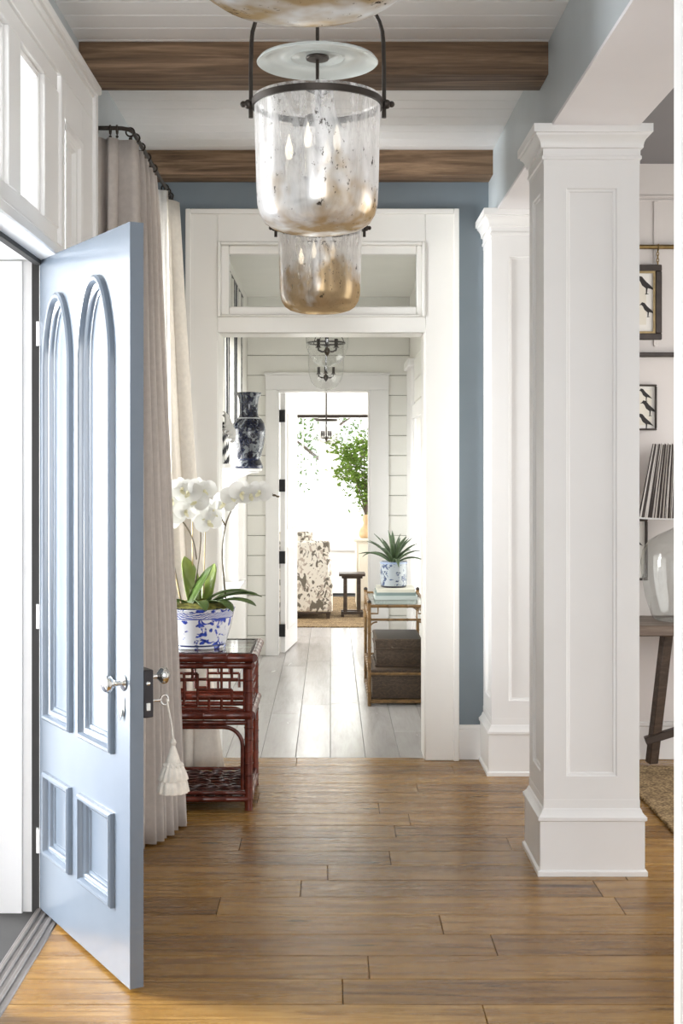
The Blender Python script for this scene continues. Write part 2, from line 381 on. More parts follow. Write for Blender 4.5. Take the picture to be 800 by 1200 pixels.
M['bark'] = pbr('bark', (0.13, 0.10, 0.075), 0.9, var=0.4, scale=12)
M['lawn'] = pbr('overexposed_pale_lawn', (0.46, 0.47, 0.42), 0.95, var=0.1, scale=2)  # lawn paled: the overexposed haze outside is put into its colour
M['petal'] = fabric('white_orchid_petal', (0.86, 0.86, 0.83), 0.35, 80, 0.02, 0.1)
M['lip'] = pbr('orchid_lip', (0.80, 0.77, 0.55), 0.5)
M['tan'] = pbr('tan_stoneware', (0.55, 0.38, 0.21), 0.5, var=0.15, scale=16)
M['cream'] = pbr('cream_cabinet_paint', (0.76, 0.71, 0.60), 0.45, var=0.02)
M['jute'] = None
M['paper'] = pbr('print_paper', (0.78, 0.73, 0.63), 0.8, var=0.04)
M['mount'] = pbr('picture_mount', (0.84, 0.81, 0.76), 0.8, var=0.02)
M['ink'] = pbr('ink', (0.035, 0.03, 0.028), 0.8)
M['frame'] = pbr('dark_picture_frame', (0.040, 0.027, 0.020), 0.35, var=0.3, scale=20)
M['gilt'] = pbr('gilt_slip', (0.35, 0.26, 0.13), 0.4, 0.6, var=0.2, scale=30)
M['hinge'] = pbr('black_hinge', (0.012, 0.012, 0.012), 0.4, 0.4)
M['book'] = [pbr('pale_book_cloth', (0.40, 0.44, 0.42), 0.7), pbr('grey_green_book_cloth', (0.16, 0.21, 0.20), 0.7), pbr('ivory_book_cloth', (0.52, 0.50, 0.42), 0.7)]
M['page'] = pbr('book_pages', (0.80, 0.77, 0.69), 0.9, var=0.08, scale=90)
M['pot'] = porcelain('blue_and_white_orchid_bowl', (0.82, 0.83, 0.86), (0.035, 0.065, 0.36), 15, 0.525, [(0.156, 0.186, (0.05, 0.09, 0.40), 42), (0.150, 0.155, (0.05, 0.08, 0.38), 0), (0.012, 0.020, (0.03, 0.04, 0.12), 0)])
M['pot2'] = porcelain('faded_blue_and_white_pot', (0.25, 0.275, 0.29), (0.03, 0.045, 0.09), 22, 0.55, [(0.175, 0.188, (0.2, 0.25, 0.36), 0), (0.0, 0.014, (0.03, 0.03, 0.04), 0)], 0.25)
M['vase'] = porcelain('dark_blue_dragon_vase', (0.20, 0.22, 0.24), (0.010, 0.013, 0.030), 22, 0.42, [(0.0, 0.012, (0.02, 0.03, 0.08), 0), (0.055, 0.065, (0.02, 0.03, 0.08), 0), (0.335, 0.343, (0.6, 0.62, 0.64), 0)], 0.18)
# wicker: woven relief
m, t, b = new_mat('brown_wicker')
mp = mapping(t, (1, 1, 1))
wv = t.nodes.new('ShaderNodeTexBrick'); wv.inputs['Scale'].default_value = 34
wv.inputs['Color1'].default_value = (0.055, 0.034, 0.019, 1); wv.inputs['Color2'].default_value = (0.115, 0.074, 0.043, 1); wv.inputs['Mortar'].default_value = (0.03, 0.02, 0.015, 1)
wv.inputs['Mortar Size'].default_value = 0.03
tc = t.nodes.new('ShaderNodeTexCoord'); sp = t.nodes.new('ShaderNodeSeparateXYZ'); cb = t.nodes.new('ShaderNodeCombineXYZ'); ad = t.nodes.new('ShaderNodeMath')
t.links.new(tc.outputs['Object'], sp.inputs[0]); t.links.new(sp.outputs[0], ad.inputs[0]); t.links.new(sp.outputs[1], ad.inputs[1])
t.links.new(ad.outputs[0], cb.inputs[0]); t.links.new(sp.outputs[2], cb.inputs[1]); t.links.new(cb.outputs[0], wv.inputs['Vector'])
t.links.new(wv.outputs['Color'], b.inputs['Base Color']); b.inputs['Roughness'].default_value = 0.6; bump(t, b, wv.outputs['Fac'], -0.5, 0.004)
M['wicker'] = m
# jute rug: knotted relief
m, t, b = new_mat('jute_rug')
mp = mapping(t, (1, 1, 1)); vo = t.nodes.new('ShaderNodeTexVoronoi'); vo.inputs['Scale'].default_value = 75; t.links.new(mp.outputs[0], vo.inputs['Vector'])
n = noise_tex(t, 9, 3, mp.outputs[0])
r = ramp(t, n.outputs[0], [(0.3, (0.26, 0.17, 0.075)), (0.7, (0.46, 0.33, 0.17))])
r2 = ramp(t, vo.outputs['Distance'], [(0.2, (1, 1, 1)), (0.75, (0.35, 0.3, 0.25))])
t.links.new(mixc(t, 1.0, r.outputs[0], r2.outputs[0], 'MULTIPLY'), b.inputs['Base Color']); b.inputs['Roughness'].default_value = 0.95
bump(t, b, vo.outputs['Distance'], -0.8, 0.008); M['jute'] = m
# floral upholstery
m, t, b = new_mat('leafy_print_upholstery')
mp = mapping(t, (11, 11, 8)); n = noise_tex(t, 1.0, 3, mp.outputs[0], 0.5, 1.6)
mp2 = mapping(t, (20, 20, 15), rot=(0.4, 0.7, 0.2)); n2 = noise_tex(t, 1.0, 3, mp2.outputs[0], 0.5, 1.0)
f = ramp(t, n.outputs[0], [(0.545, 0.0), (0.575, 1.0)]); f2 = ramp(t, n2.outputs[0], [(0.57, 0.0), (0.60, 1.0)])
c1 = mixc(t, f2.outputs[0], (0.80, 0.76, 0.68), (0.50, 0.43, 0.36)); c2 = mixc(t, f.outputs[0], c1, (0.17, 0.15, 0.12))
t.links.new(c2, b.inputs['Base Color']); b.inputs['Roughness'].default_value = 0.9; M['floral'] = m
# striped drapery, stripes are set by UV-free vertex attribute 'stripe'
def striped(name, a, bcol, mult, lo=0.5, wob=0.0, tr=0.2):
    m, t, b = new_mat(name)
    out = [n for n in t.nodes if n.type == 'OUTPUT_MATERIAL'][0]
    at = t.nodes.new('ShaderNodeAttribute'); at.attribute_name = 'stripe'
    mu = t.nodes.new('ShaderNodeMath'); mu.operation = 'MULTIPLY'; mu.inputs[1].default_value = mult; t.links.new(at.outputs['Fac'], mu.inputs[0])
    src = mu.outputs[0]
    if wob:
        mp = mapping(t, (1, 1, 1)); nn = noise_tex(t, 22, 4, mp.outputs[0]); ma = t.nodes.new('ShaderNodeMath'); ma.operation = 'MULTIPLY_ADD'
        t.links.new(nn.outputs[0], ma.inputs[0]); ma.inputs[1].default_value = wob; t.links.new(src, ma.inputs[2]); src = ma.outputs[0]
    fr = t.nodes.new('ShaderNodeMath'); fr.operation = 'FRACT'; t.links.new(src, fr.inputs[0])
    r = ramp(t, fr.outputs[0], [(lo - 0.03, a), (lo + 0.03, bcol)])
    t.links.new(r.outputs[0], b.inputs['Base Color']); b.inputs['Roughness'].default_value = 0.9
    tl = t.nodes.new('ShaderNodeBsdfTranslucent'); t.links.new(r.outputs[0], tl.inputs[0])
    mx = t.nodes.new('ShaderNodeMixShader'); mx.inputs[0].default_value = tr; t.links.new(b.outputs[0], mx.inputs[1]); t.links.new(tl.outputs[0], mx.inputs[2]); t.links.new(mx.outputs[0], out.inputs[0])
    return m
M['stripe'] = striped('black_and_white_striped_cloth', (0.055, 0.057, 0.062), (0.80, 0.78, 0.73), 1.0, 0.42, 0.18)
M['zigzag'] = striped('black_and_white_zigzag_cloth', (0.04, 0.04, 0.045), (0.80, 0.79, 0.76), 1.0, 0.5, 0.4)
M['shade'] = striped('pleated_striped_shade_cloth', (0.075, 0.06, 0.055), (0.74, 0.70, 0.65), 1.0, 0.60, 0.12, 0.1)
m, t, b = new_mat('frosted_flame_bulb')
b.inputs['Base Color'].default_value = (0.92, 0.88, 0.80, 1); b.inputs['Roughness'].default_value = 0.3
b.inputs['Emission Color'].default_value = (1, 0.86, 0.66, 1); b.inputs['Emission Strength'].default_value = 0.5
tcx = mapping(t, (30, 30, 30)); nn = noise_tex(t, 1, 1, tcx.outputs[0]); rr = ramp(t, nn.outputs[0], [(0, 0.3), (1, 0.36)]); t.links.new(rr.outputs[0], b.inputs['Roughness'])
M['bulb'] = m

def set_stripe(ob, vals):
    a = ob.data.attributes.new('stripe', 'FLOAT', 'POINT')
    a.data.foreach_set('value', vals)

# ================================================================== SETTING
YB = 7.58            # face of the blue end wall
XL = -1.04           # left wall face
ZC = 3.42            # ceiling
def struct(name, mb, mat, label=None, parent=None, cat=None, **kw):
    o = mb.build(name, mat, parent, **kw)
    if parent is None: tag(o, label, cat, None, 'structure')
    return o

# ---- floors
sub = MB().box(-1.42, 3.9, -1.5, 7.72, -0.12, -0.018)
floor = struct('floor', sub, M['dark'], 'brown oak plank floor laid across the entrance hall')
def plank_mesh(L, W, name):
    """one board along local X, origin at its centre, eased upper edges"""
    a, bq, h, e = L / 2, W / 2, 0.018, 0.0022
    mb = MB()
    mb.add([(-a, -bq, -h), (a, -bq, -h), (a, bq, -h), (-a, bq, -h),
            (-a, -bq, -e), (a, -bq, -e), (a, bq, -e), (-a, bq, -e),
            (-a + e, -bq + e, 0), (a - e, -bq + e, 0), (a - e, bq - e, 0), (-a + e, bq - e, 0)],
           [(0, 1, 5, 4), (1, 2, 6, 5), (2, 3, 7, 6), (3, 0, 4, 7), (4, 5, 9, 8), (5, 6, 10, 9), (6, 7, 11, 10), (7, 4, 8, 11), (8, 9, 10, 11)])
    return mb
def plank(parent, cx, cy, L, W, mat, z=0.0, rz=0.0):
    ob = plank_mesh(L, W, 'plank').build('plank', mat, None, fix=False, angle=15)
    ob.parent = parent; ob.location = (cx, cy, z); ob.rotation_euler.z = rz
    return ob
pw = 0.2062
y = 7.622; row = 0
while y > 2.3:
    x = -1.08; xe = 3.6
    first = rnd.uniform(0.5, 1.7)
    while x < xe - 0.05:
        L = first if x == -1.08 else rnd.uniform(1.15, 2.1)
        if xe - (x + L) < 0.45: L = xe - x
        plank(floor, x + L / 2, y - pw / 2, L - 0.0018, pw - 0.0018, M['oak'], z=rnd.uniform(-0.0006, 0.0))
        x += L
    y -= pw; row += 1
sub2 = MB().box(-3.0, 3.0, 7.72, 18.0, -0.12, -0.018)
floor2 = struct('floor_corridor', sub2, M['dark'], 'grey plank floor running down the corridor beyond the cased opening, coloured as whitened by daylight')
k = 0
for i in range(8):
    x0 = -0.80 + i * 0.2
    y = 7.622; first = rnd.uniform(0.6, 1.8)
    while y < 14.4:
        L = first if y == 7.622 else rnd.uniform(1.5, 2.3)
        L = min(L, 14.4 - y)
        if 14.4 - (y + L) < 0.4: L = 14.4 - y
        plank(floor2, x0 + 0.1, y + L / 2, L - 0.0018, 0.198, M['greyoak'], z=rnd.uniform(-0.0006, 0), rz=PI / 2)
        y += L

# ---- ceiling with painted boards
ceil = struct('ceiling', MB().box(XL - 0.3, 3.9, -1.5, 7.8, ZC + 0.02, ZC + 0.14), M['ceiling'], 'white painted board ceiling over the entrance hall')
def board(parent, mat, x0, x1, y0, y1, z0, z1, bev=0.004, name='plank'):
    o = MB().box(x0, x1, y0, y1, z0, z1).build(name, mat, None, bevel=bev, angle=20)
    o.parent = parent; return o
y = YB
while y > 2.2:
    board(ceil, M['ceiling'], XL - 0.02, 0.915, y - 0.148, y - 0.0015, ZC, ZC + 0.03, 0.003)
    y -= 0.15

struct('ceiling_dining', MB().box(1.25, 3.9, 0.0, YB, ZC - 0.03, ZC + 0.02), M['greyceil'], 'grey dining room ceiling beyond the columns')
# ---- left wall
T = 0.26
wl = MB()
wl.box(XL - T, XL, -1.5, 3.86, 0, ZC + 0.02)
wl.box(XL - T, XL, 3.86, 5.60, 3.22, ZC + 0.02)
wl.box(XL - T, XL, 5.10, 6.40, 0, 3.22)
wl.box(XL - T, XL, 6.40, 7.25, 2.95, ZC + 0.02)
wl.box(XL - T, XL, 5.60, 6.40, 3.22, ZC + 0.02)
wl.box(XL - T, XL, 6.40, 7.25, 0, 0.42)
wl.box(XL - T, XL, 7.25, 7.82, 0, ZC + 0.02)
struct('wall_left', wl, M['litblue'], 'slate blue wall on the front door side of the hall, paled as if daylit')
# ---- end wall with cased opening and transom
wb = MB()
wb.box(XL - 0.02, -0.648, YB, YB + 0.22, 0, ZC + 0.02)
wb.box(0.546, 1.30, YB, YB + 0.22, 0, ZC + 0.02)
wb.box(-0.648, 0.546, YB, YB + 0.22, 2.90, ZC + 0.02)
wb.box(-0.648, 0.546, YB, YB + 0.22, 2.44, 2.55)
wb.box(-0.648, -0.60, YB, YB + 0.22, 2.55, 2.90)
wb.box(0.50, 0.546, YB, YB + 0.22, 2.55, 2.90)
struct('wall_back', wb, M['blue'], 'slate blue end wall around the white cased opening')
# casing of the opening
tr = empty('trim_1', (0, YB, 0), 'tall white panelled casing with transom around the corridor opening', None, None, 'structure')
def cas(mb, name, mat='warmwhite', bev=0.003): return mb.build(name, M[mat], tr, bevel=bev)
yf = YB - 0.035
def two(mb, x0, x1, z0, z1, y0=None, y1=YB): mb.box(x0, x1, yf if y0 is None else y0, y1, z0, z1)
a = MB(); two(a, -0.805, -0.640, 0, 3.10); cas(a, 'casing_board')
a = MB(); two(a, 0.538, 0.713, 0, 3.10); cas(a, 'casing_board')
a = MB(); two(a, -0.640, 0.538, 2.94, 3.10); cas(a, 'head_board')
a = MB(); two(a, -0.640, 0.538, 2.425, 2.515); cas(a, 'transom_rail')
# back band along the outer edge
a = MB(); a.box(-0.820, -0.790, yf - 0.02, YB, 0, 3.125); cas(a, 'back_band')
a = MB(); a.box(0.698, 0.728, yf - 0.02, YB, 0, 3.125); cas(a, 'back_band')
a = MB(); a.box(-0.790, 0.698, yf - 0.02, YB, 3.095, 3.125); cas(a, 'back_band')
# moulding around the transom frame
a = MB()
for x0, x1, z0, z1 in ((-0.640, -0.622, 2.515, 2.94), (0.520, 0.538, 2.515, 2.94), (-0.622, 0.520, 2.922, 2.94), (-0.622, 0.520, 2.515, 2.527)):
    a.box(x0, x1, yf - 0.010, YB, z0, z1)
cas(a, 'transom_moulding', bev=0.004)
a = MB()
for x0, x1, z0, z1 in ((-0.622, -0.575, 2.527, 2.922), (0.490, 0.520, 2.527, 2.922), (-0.575, 0.490, 2.872, 2.922), (-0.575, 0.490, 2.527, 2.575)):
    a.box(x0, x1, yf + 0.015, YB + 0.05, z0, z1)
cas(a, 'transom_sash', bev=0.005)
# lining of the opening
a = MB(); a.box(-0.650, -0.634, yf + 0.006, YB + 0.24, 0, 2.44); cas(a, 'jamb_lining')
a = MB(); a.box(0.532, 0.548, yf + 0.006, YB + 0.24, 0, 2.44); cas(a, 'jamb_lining')
a = MB(); a.box(-0.634, 0.532, yf + 0.006, YB + 0.24, 2.425, 2.442); cas(a, 'head_lining')
w3 = struct('window_3', MB().add([(-0.580, YB + 0.02, 2.57), (0.495, YB + 0.02, 2.57), (0.495, YB + 0.02, 2.88), (-0.580, YB + 0.02, 2.88)], [(0, 1, 2, 3)]), M['glass'], 'clear transom pane over the corridor opening')
# baseboards
bb = MB(); bb.box(0.728, 0.875, YB - 0.022, YB, 0, 0.175); bb.box(0.728, 0.875, YB - 0.016, YB, 0.175, 0.198)
struct('baseboard_back', bb, M['white'], 'white baseboard between corridor casing and far column', bevel=0.003)

# ---- header over the colonnade, its soffit
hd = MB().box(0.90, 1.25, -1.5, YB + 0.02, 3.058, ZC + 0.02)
struct('wall_header', hd, M['litblue'], 'slate blue header carried by the white columns, paled as if daylit')
struct('trim_2', MB().box(0.898, 1.252, 1.0, YB, 3.046, 3.06), M['soffit'], 'pale soffit board under the header between the columns')

# ---- near right pier (only its edge shows)
pr = empty('trim_3', (1.07, 2.3, 0), 'white cased pier edge closing the colonnade at the near end', None, None, 'structure')
MB().box(0.895, 1.26, 0.9, 3.42, 0, 3.05).build('pier_board', M['white'], pr, bevel=0.004)
a = MB(); a.box(0.890, 0.9, 3.28, 3.425, 0, 3.05); a.box(0.884, 0.9, 3.36, 3.43, 0, 3.05); a.build('casing_board', M['white'], pr, bevel=0.003)
a = MB(); a.box(0.888, 0.9, 2.0, 3.28, 0, 0.24); a.build('base_board', M['white'], pr, bevel=0.003)

# ---- rough ceiling beams
def beam(y0, y1, label):
    o = MB().box(-0.985, 0.985, -(y1 - y0) / 2, (y1 - y0) / 2, -0.068, 0.068).build('ceiling_beam', M['beam'], None, bevel=0.006, seg=2, local=True)
    me = o.data
    for v in me.vertices:
        v.co.z += 0.0035 * noise.noise(v.co * 3 + Vector((y0, 0, 0)))
    o.location = (-0.055, (y0 + y1) / 2, ZC - 0.068); o.scale.x = 1.0
    tag(o, label, 'beam', 'rough wooden ceiling beams', 'thing')
    return o
beam(5.50, 5.735, 'rough brown wooden ceiling beam above the large nearer lantern')
beam(7.37, 7.575, 'rough brown wooden ceiling beam tight against the blue end wall')

# ---- columns
def panel_face(root, along, cx, cy, half, z0, z1, side):
    """recessed panel with a moulded border on one face: side is '-y', '-x' or '+x'"""
    st = 0.092; d = 0.012
    def P(u, z, t):
        if side == '-y': return (cx + u, cy - half + t, z)
        if side == '-x': return (cx - half + t, cy - u, z)
        return (cx + half - t, cy + u, z)
    loops = []
    for off, dep in ((0, 0), (0.004, 0.006), (0.012, 0.008), (0.016, d)):
        u = half - st - off; a_, b_ = z0 + off, z1 - off
        loops.append([P(-u, a_, dep), P(u, a_, dep), P(u, b_, dep), P(-u, b_, dep)])
    mb = MB()
    outer = [P(-half, z0 - 0.1, 0), P(half, z0 - 0.1, 0), P(half, z1 + 0.1, 0), P(-half, z1 + 0.1, 0)]
    mb.grid([outer] + loops, closed=True)
    n = len(mb.v); mb.f.append((n - 4, n - 3, n - 2, n - 1))
    return mb
def column(y0, label):
    h = 0.195; cx = 1.065; cy = y0 + h; YM = YB - 0.001
    r = empty('square_column', (cx, cy, 0), label, 'column', 'square panelled columns', 'thing')
    sh = MB()
    for sd in ('-y', '-x', '+x'):
        p = panel_face(r, None, cx, cy, h, 0.40, 2.80, sd); sh.add(p.v, p.f)
    sh.add([(cx - h, cy + h, 0.3), (cx + h, cy + h, 0.3), (cx + h, cy + h, 2.9), (cx - h, cy + h, 2.9)], [(3, 2, 1, 0)])
    sh.v = [(p[0], min(p[1], YM), p[2]) for p in sh.v]
    sh.build('shaft', M['white'], r, fix=False, angle=20)
    def ring(name, prof):
        """prof: (overhang, z) from the bottom up, closed top and bottom"""
        mb = MB(); rows = [[(cx - h - o_, cy - h - o_, z), (cx + h + o_, cy - h - o_, z), (cx + h + o_, min(YM, cy + h + o_), z), (cx - h - o_, min(YM, cy + h + o_), z)] for o_, z in prof]
        mb.grid(rows, closed=True); n = len(mb.v); mb.f += [(3, 2, 1, 0), (n - 4, n - 3, n - 2, n - 1)]
        return mb.build(name, M['white'], r, angle=25)
    ring('plinth', [(0.028, 0), (0.028, 0.018), (0.018, 0.024), (0.018, 0.222), (0.020, 0.224)])
    ring('plinth_moulding', [(0.020, 0.222), (0.026, 0.226), (0.026, 0.238), (0.012, 0.252), (0.006, 0.268), (0.0015, 0.272), (0.0015, 0.306)])
    ring('neck_frieze', [(0.0015, 2.895), (0.0015, 2.915), (0.008, 2.918), (0.008, 2.93), (0.0035, 2.933), (0.0035, 2.965)])
    ring('capital', [(0.004, 2.96), (0.014, 2.963), (0.014, 2.972), (0.017, 2.985), (0.025, 3.000), (0.036, 3.010), (0.036, 3.018), (0.046, 3.020), (0.046, 3.054), (0.0, 3.056)])
    return r
column(5.43, 'square white panelled column nearest the camera with moulded capital')
column(7.186, 'square white panelled column standing against the blue end wall')

# ================================================================== FRONT DOOR UNIT
fr = empty('window_1', (XL, 4.5, 2.4), 'white panelled transom unit over the open front door', None, None, 'structure')
XF = -1.005
def fp(mb, name, mat='white', bev=0.003): return mb.build(name, M[mat], fr, bevel=bev)
a = MB(); a.box(XL - 0.10, XF, 3.3, 5.67, 3.13, 3.25); fp(a, 'head_casing')
a = MB(); a.box(XL - 0.06, XF + 0.028, 3.3, 5.695, 3.25, 3.285); a.box(XL - 0.06, XF + 0.014, 3.3, 5.68, 3.225, 3.25); fp(a, 'cornice_moulding', bev=0.006)
def barx(name, y0, y1, z0, z1, x0=XL - 0.08, x1=XF - 0.012): a = MB(); a.box(x0, x1, y0, y1, z0, z1); fp(a, name)
barx('transom_bottom_rail', 3.3, 4.96, 2.47, 2.555)
barx('transom_top_rail', 3.3, 4.96, 3.065, 3.13)
for y0, y1 in ((3.74, 3.90), (4.215, 4.375), (4.745, 4.99)): barx('transom_mullion', y0, y1, 2.555, 3.065)
for y0, y1 in ((3.3, 3.74), (3.90, 4.215), (4.375, 4.745)):
    mb = MB()   # glazing bead
    for q0, q1, z0, z1 in ((y0, y0 + 0.022, 2.555, 3.065), (y1 - 0.022, y1, 2.555, 3.065), (y0 + 0.022, y1 - 0.022, 2.555, 2.577), (y0 + 0.022, y1 - 0.022, 3.043, 3.065)):
        mb.box(XL - 0.07, XF - 0.028, q0, q1, z0, z1)
    s = fp(mb, 'glazing_bead', bev=0.006)
    MB().add([(XL - 0.05, y0, 2.556), (XL - 0.05, y1, 2.556), (XL - 0.05, y1, 3.064), (XL - 0.05, y0, 3.064)], [(0, 1, 2, 3)]).build('pane', M['glass'], fr)
a = MB(); a.box(XL - 0.1, XF + 0.012, 3.3, 4.99, 2.435, 2.475); a.box(XL - 0.1, XF + 0.004, 3.3, 4.99, 2.475, 2.49); fp(a, 'door_head_moulding', bev=0.005)
# side panel next to the door: framed, with a moulded recessed panel above and below
a = MB()
a.box(XL - 0.05, XF, 4.985, 5.045, 0.0, 3.13); a.box(XL - 0.05, XF, 5.40, 5.67, 0.0, 3.13)
a.box(XL - 0.05, XF, 5.045, 5.40, 0.0, 0.45); a.box(XL - 0.05, XF, 5.045, 5.40, 2.98, 3.13); a.box(XL - 0.05, XF, 5.045, 5.40, 1.02, 1.16)
fp(a, 'side_panel_frame')
for z0, z1 in ((0.45, 1.02), (1.16, 2.98)):
    rows = []
    for off, dep in ((0, 0.002), (0.010, 0.005), (0.03, 0.0), (0.04, -0.012), (0.055, -0.016), (0.062, -0.032)):
        rows.append([(XF + dep, 5.045 + off, z0 + off), (XF + dep, 5.40 - off, z0 + off), (XF + dep, 5.40 - off, z1 - off), (XF + dep, 5.045 + off, z1 - off)])
    mb = MB().grid(rows, closed=True); n = len(mb.v); mb.f.append((n - 4, n - 3, n - 2, n - 1))
    mb.build('side_panel', M['white'], fr, fix=False, angle=20)
a = MB(); a.box(XL - 0.03, XF + 0.016, 5.63, 5.675, 0, 3.25); fp(a, 'back_band', bev=0.004)
# jambs, head and weatherstrip of the doorway
dj = empty('trim_4', (XL, 5.03, 0), 'white front door jamb and head with black weatherstrip', None, None, 'structure')
MB().box(-1.46, XL - 0.012, 5.03, 5.10, -0.03, 2.46).build('jamb', M['white'], dj, bevel=0.003)
MB().box(-1.46, -1.16, 5.012, 5.03, -0.03, 2.44).build('door_stop', M['white'], dj, bevel=0.002)
MB().box(-1.46, XL - 0.02, 4.03, 4.085, -0.03, 2.46).build('jamb', M['white'], dj, bevel=0.003)
MB().box(-1.46, XL - 0.03, 4.03, 5.05, 2.442, 2.50).build('door_head', M['white'], dj, bevel=0.003)
a = MB(); a.box(-1.122, -1.082, 5.004, 5.029, -0.01, 2.435); a.build('weatherstrip', M['dark'], dj)
a = MB(); a.box(-1.105, -1.080, 4.09, 5.03, 2.418, 2.443); a.build('weatherstrip', M['dark'], dj)
# threshold with metal ridges and the porch outside
th = empty('trim_5', (XL, 4.5, 0), 'ridged metal threshold of the front door', None, None, 'structure')
MB().box(-1.105, -0.995, 3.2, 5.02, -0.03, 0.004).build('sill_board', M['steel'], th, bevel=0.004)
for x0, x1, z1 in ((-1.092, -1.078, 0.010), (-1.062, -1.050, 0.010), (-1.034, -1.018, 0.010)):
    MB().box(x0, x1, 3.2, 5.02, 0.002, z1).build('ridge', M['steel'], th, bevel=0.003)
struct('floor_porch', MB().box(-4.2, -1.105, 1.5, 7.5, -0.14, -0.026), M['porch'], 'dark blue grey porch floor outside the front door')

struct('wall_sky_blocker', MB().box(-4.2, -1.30, 1.1, 1.3, -0.14, 3.42), M['dining'], 'unseen wall added to block sky light from the front door jamb')  # added out of view to keep sky light off the door jamb
struct('ceiling_porch', MB().box(-4.2, -1.30, 1.5, 8.3, 3.30, 3.42), M['ceiling'], 'white porch ceiling outside the front door')

# the door itself, hinged on the far jamb and swung into the hall
DH = 2.425; DW = 0.905; DT = 0.046
ang = math.atan2(-0.864, 0.503)
door = empty('door_1', (-1.088, 4.985, 0.012), 'open pale blue front door with two arched panels above two square ones', 'door', None, 'structure', ang)
ORG[door.name] = Vector((0, 0, 0))
PAN = [(0.075, 0.362, 0.722, 2.275, 0.27), (0.452, 0.765, 0.722, 2.290, 0.30), (0.075, 0.355, 0.222, 0.522, 0), (0.452, 0.765, 0.222, 0.522, 0)]
def outline(p, off):
    x0, x1, z0, z1, rise = p
    x0 += off; x1 -= off; z0 += off
    if not rise: return [(x0, z0), (x1, z0), (x1, z1 - off), (x0, z1 - off)]
    zs = z1 - rise; hw = (x1 - x0) / 2; cx = (x0 + x1) / 2; rr = rise - off * 1.25
    pts = [(x0, z0), (x1, z0)]
    n = 22
    for i in range(n + 1):
        g = PI * i / n
        q = math.sin(g) ** 0.92
        pts.append((cx + hw * math.cos(g) * (1 - 0.06 * math.sin(2 * g) ** 2), zs + rr * q))
    return pts
cu = bpy.data.curves.new('leaf_outline', 'CURVE'); cu.dimensions = '2D'; cu.fill_mode = 'BOTH'; cu.extrude = DT / 2
def spl(pts):
    s = cu.splines.new('POLY'); s.points.add(len(pts) - 1); s.use_cyclic_u = True
    for q, (a_, b_) in zip(s.points, pts): q.co = (a_, b_, 0, 1)
spl([(0, 0), (DW, 0), (DW, DH), (0, DH)])
for p in PAN: spl(outline(p, 0.0))
tmp = bpy.data.objects.new('leaf_outline', cu); C.objects.link(tmp)
bpy.context.view_layer.update()
dgt = bpy.context.evaluated_depsgraph_get()
me = bpy.data.meshes.new_from_object(tmp.evaluated_get(dgt)); bpy.data.objects.remove(tmp)
for v in me.vertices: v.co = Vector((v.co.x, DT / 2 + v.co.z, v.co.y))
bm = bmesh.new(); bm.from_mesh(me); bmesh.ops.remove_doubles(bm, verts=bm.verts, dist=1e-5); bmesh.ops.recalc_face_normals(bm, faces=bm.faces); bm.to_mesh(me); bm.free()
me.polygons.foreach_set('use_smooth', [False] * len(me.polygons))
me.materials.clear(); me.materials.append(M['doorblue'])
leaf = bpy.data.objects.new('leaf', me); C.objects.link(leaf); leaf.parent = door
for p in PAN:
    mb = MB()
    for sgn, base in ((-1, 0.0), (1, DT)):
        rows = []
        for off, dep in ((-0.004, 0.0), (-0.003, 0.013), (0.004, 0.019), (0.012, 0.018), (0.017, 0.010), (0.019, 0.001), (0.028, -0.001), (0.034, -0.006), (0.036, -0.014), (0.046, -0.016), (0.048, -0.0205), (0.060, -0.021)):
            rows.append([(q, base + sgn * dep, z) for q, z in outline(p, off)])
        m0 = len(mb.v); mb.grid(rows, closed=True)
        nn = len(rows[0]); tot = len(mb.v); mb.f.append(tuple(range(tot - nn, tot)))
    mb.build('panel', M['doorblue'], door, local=True, angle=30, fix=False)
def rose_knob(name, mat, x, y, z, sgn, parent):
    """knob on a rose, axis along local y"""
    prof = [(0.0, 0.0), (0.024, 0.0), (0.026, 0.004), (0.018, 0.009), (0.010, 0.012), (0.009, 0.032), (0.013, 0.037), (0.024, 0.045), (0.028, 0.055), (0.026, 0.065), (0.016, 0.073), (0.0, 0.075)]
    mb = MB().lathe(prof, n=20)
    mb.v = [(x + a_, y + sgn * c_, z + b_) for a_, b_, c_ in mb.v]
    return mb.build(name, mat, parent, local=True)
k1 = rose_knob('knob', M['silver'], 0.855, 0.0, 0.962, -1, door); k1['label'] = 'polished nickel outer door knob'
k2 = rose_knob('knob', M['silver'], 0.855, DT + 0.033, 0.975, 1, door); k2['label'] = 'nickel knob on the inner rim lock'
lc = MB().box(0.775, DW + 0.0015, DT, DT + 0.034, 0.852, 1.004).build('rim_lock', M['blackmetal'], door, bevel=0.003, local=True); lc['label'] = 'black rim lock case'
MB().box(DW + 0.001, DW + 0.006, DT + 0.008, DT + 0.022, 0.875, 0.90).build('bolt', M['silver'], lc, bevel=0.001, local=True)
MB().ball((DW + 0.003, DT + 0.014, 0.962), 0.008, 10).build('latch', M['silver'], lc, local=True)
es = MB().lathe([(0, 0), (0.012, 0), (0.013, 0.003), (0.008, 0.006), (0, 0.007)], n=16, sx=1.0, sy=2.5)
es.v = [(0.853 + a_, -c_, 0.885 + b_) for a_, b_, c_ in es.v]; e1 = es.build('escutcheon', M['silver'], door, local=True)
sw = MB().lathe([(0, 0), (0.009, 0), (0.010, 0.003), (0, 0.006)], n=14, sx=1.0, sy=2.9); sw.v = [(0.846 + a_, -0.007 - c_, 0.868 + b_) for a_, b_, c_ in sw.v]
sw.build('keyhole_cover', M['silver'], e1, local=True)
ky = MB().tube([(0.862, DT + 0.03, 0.897), (0.862, DT + 0.078, 0.897)], 0.0035, 8)
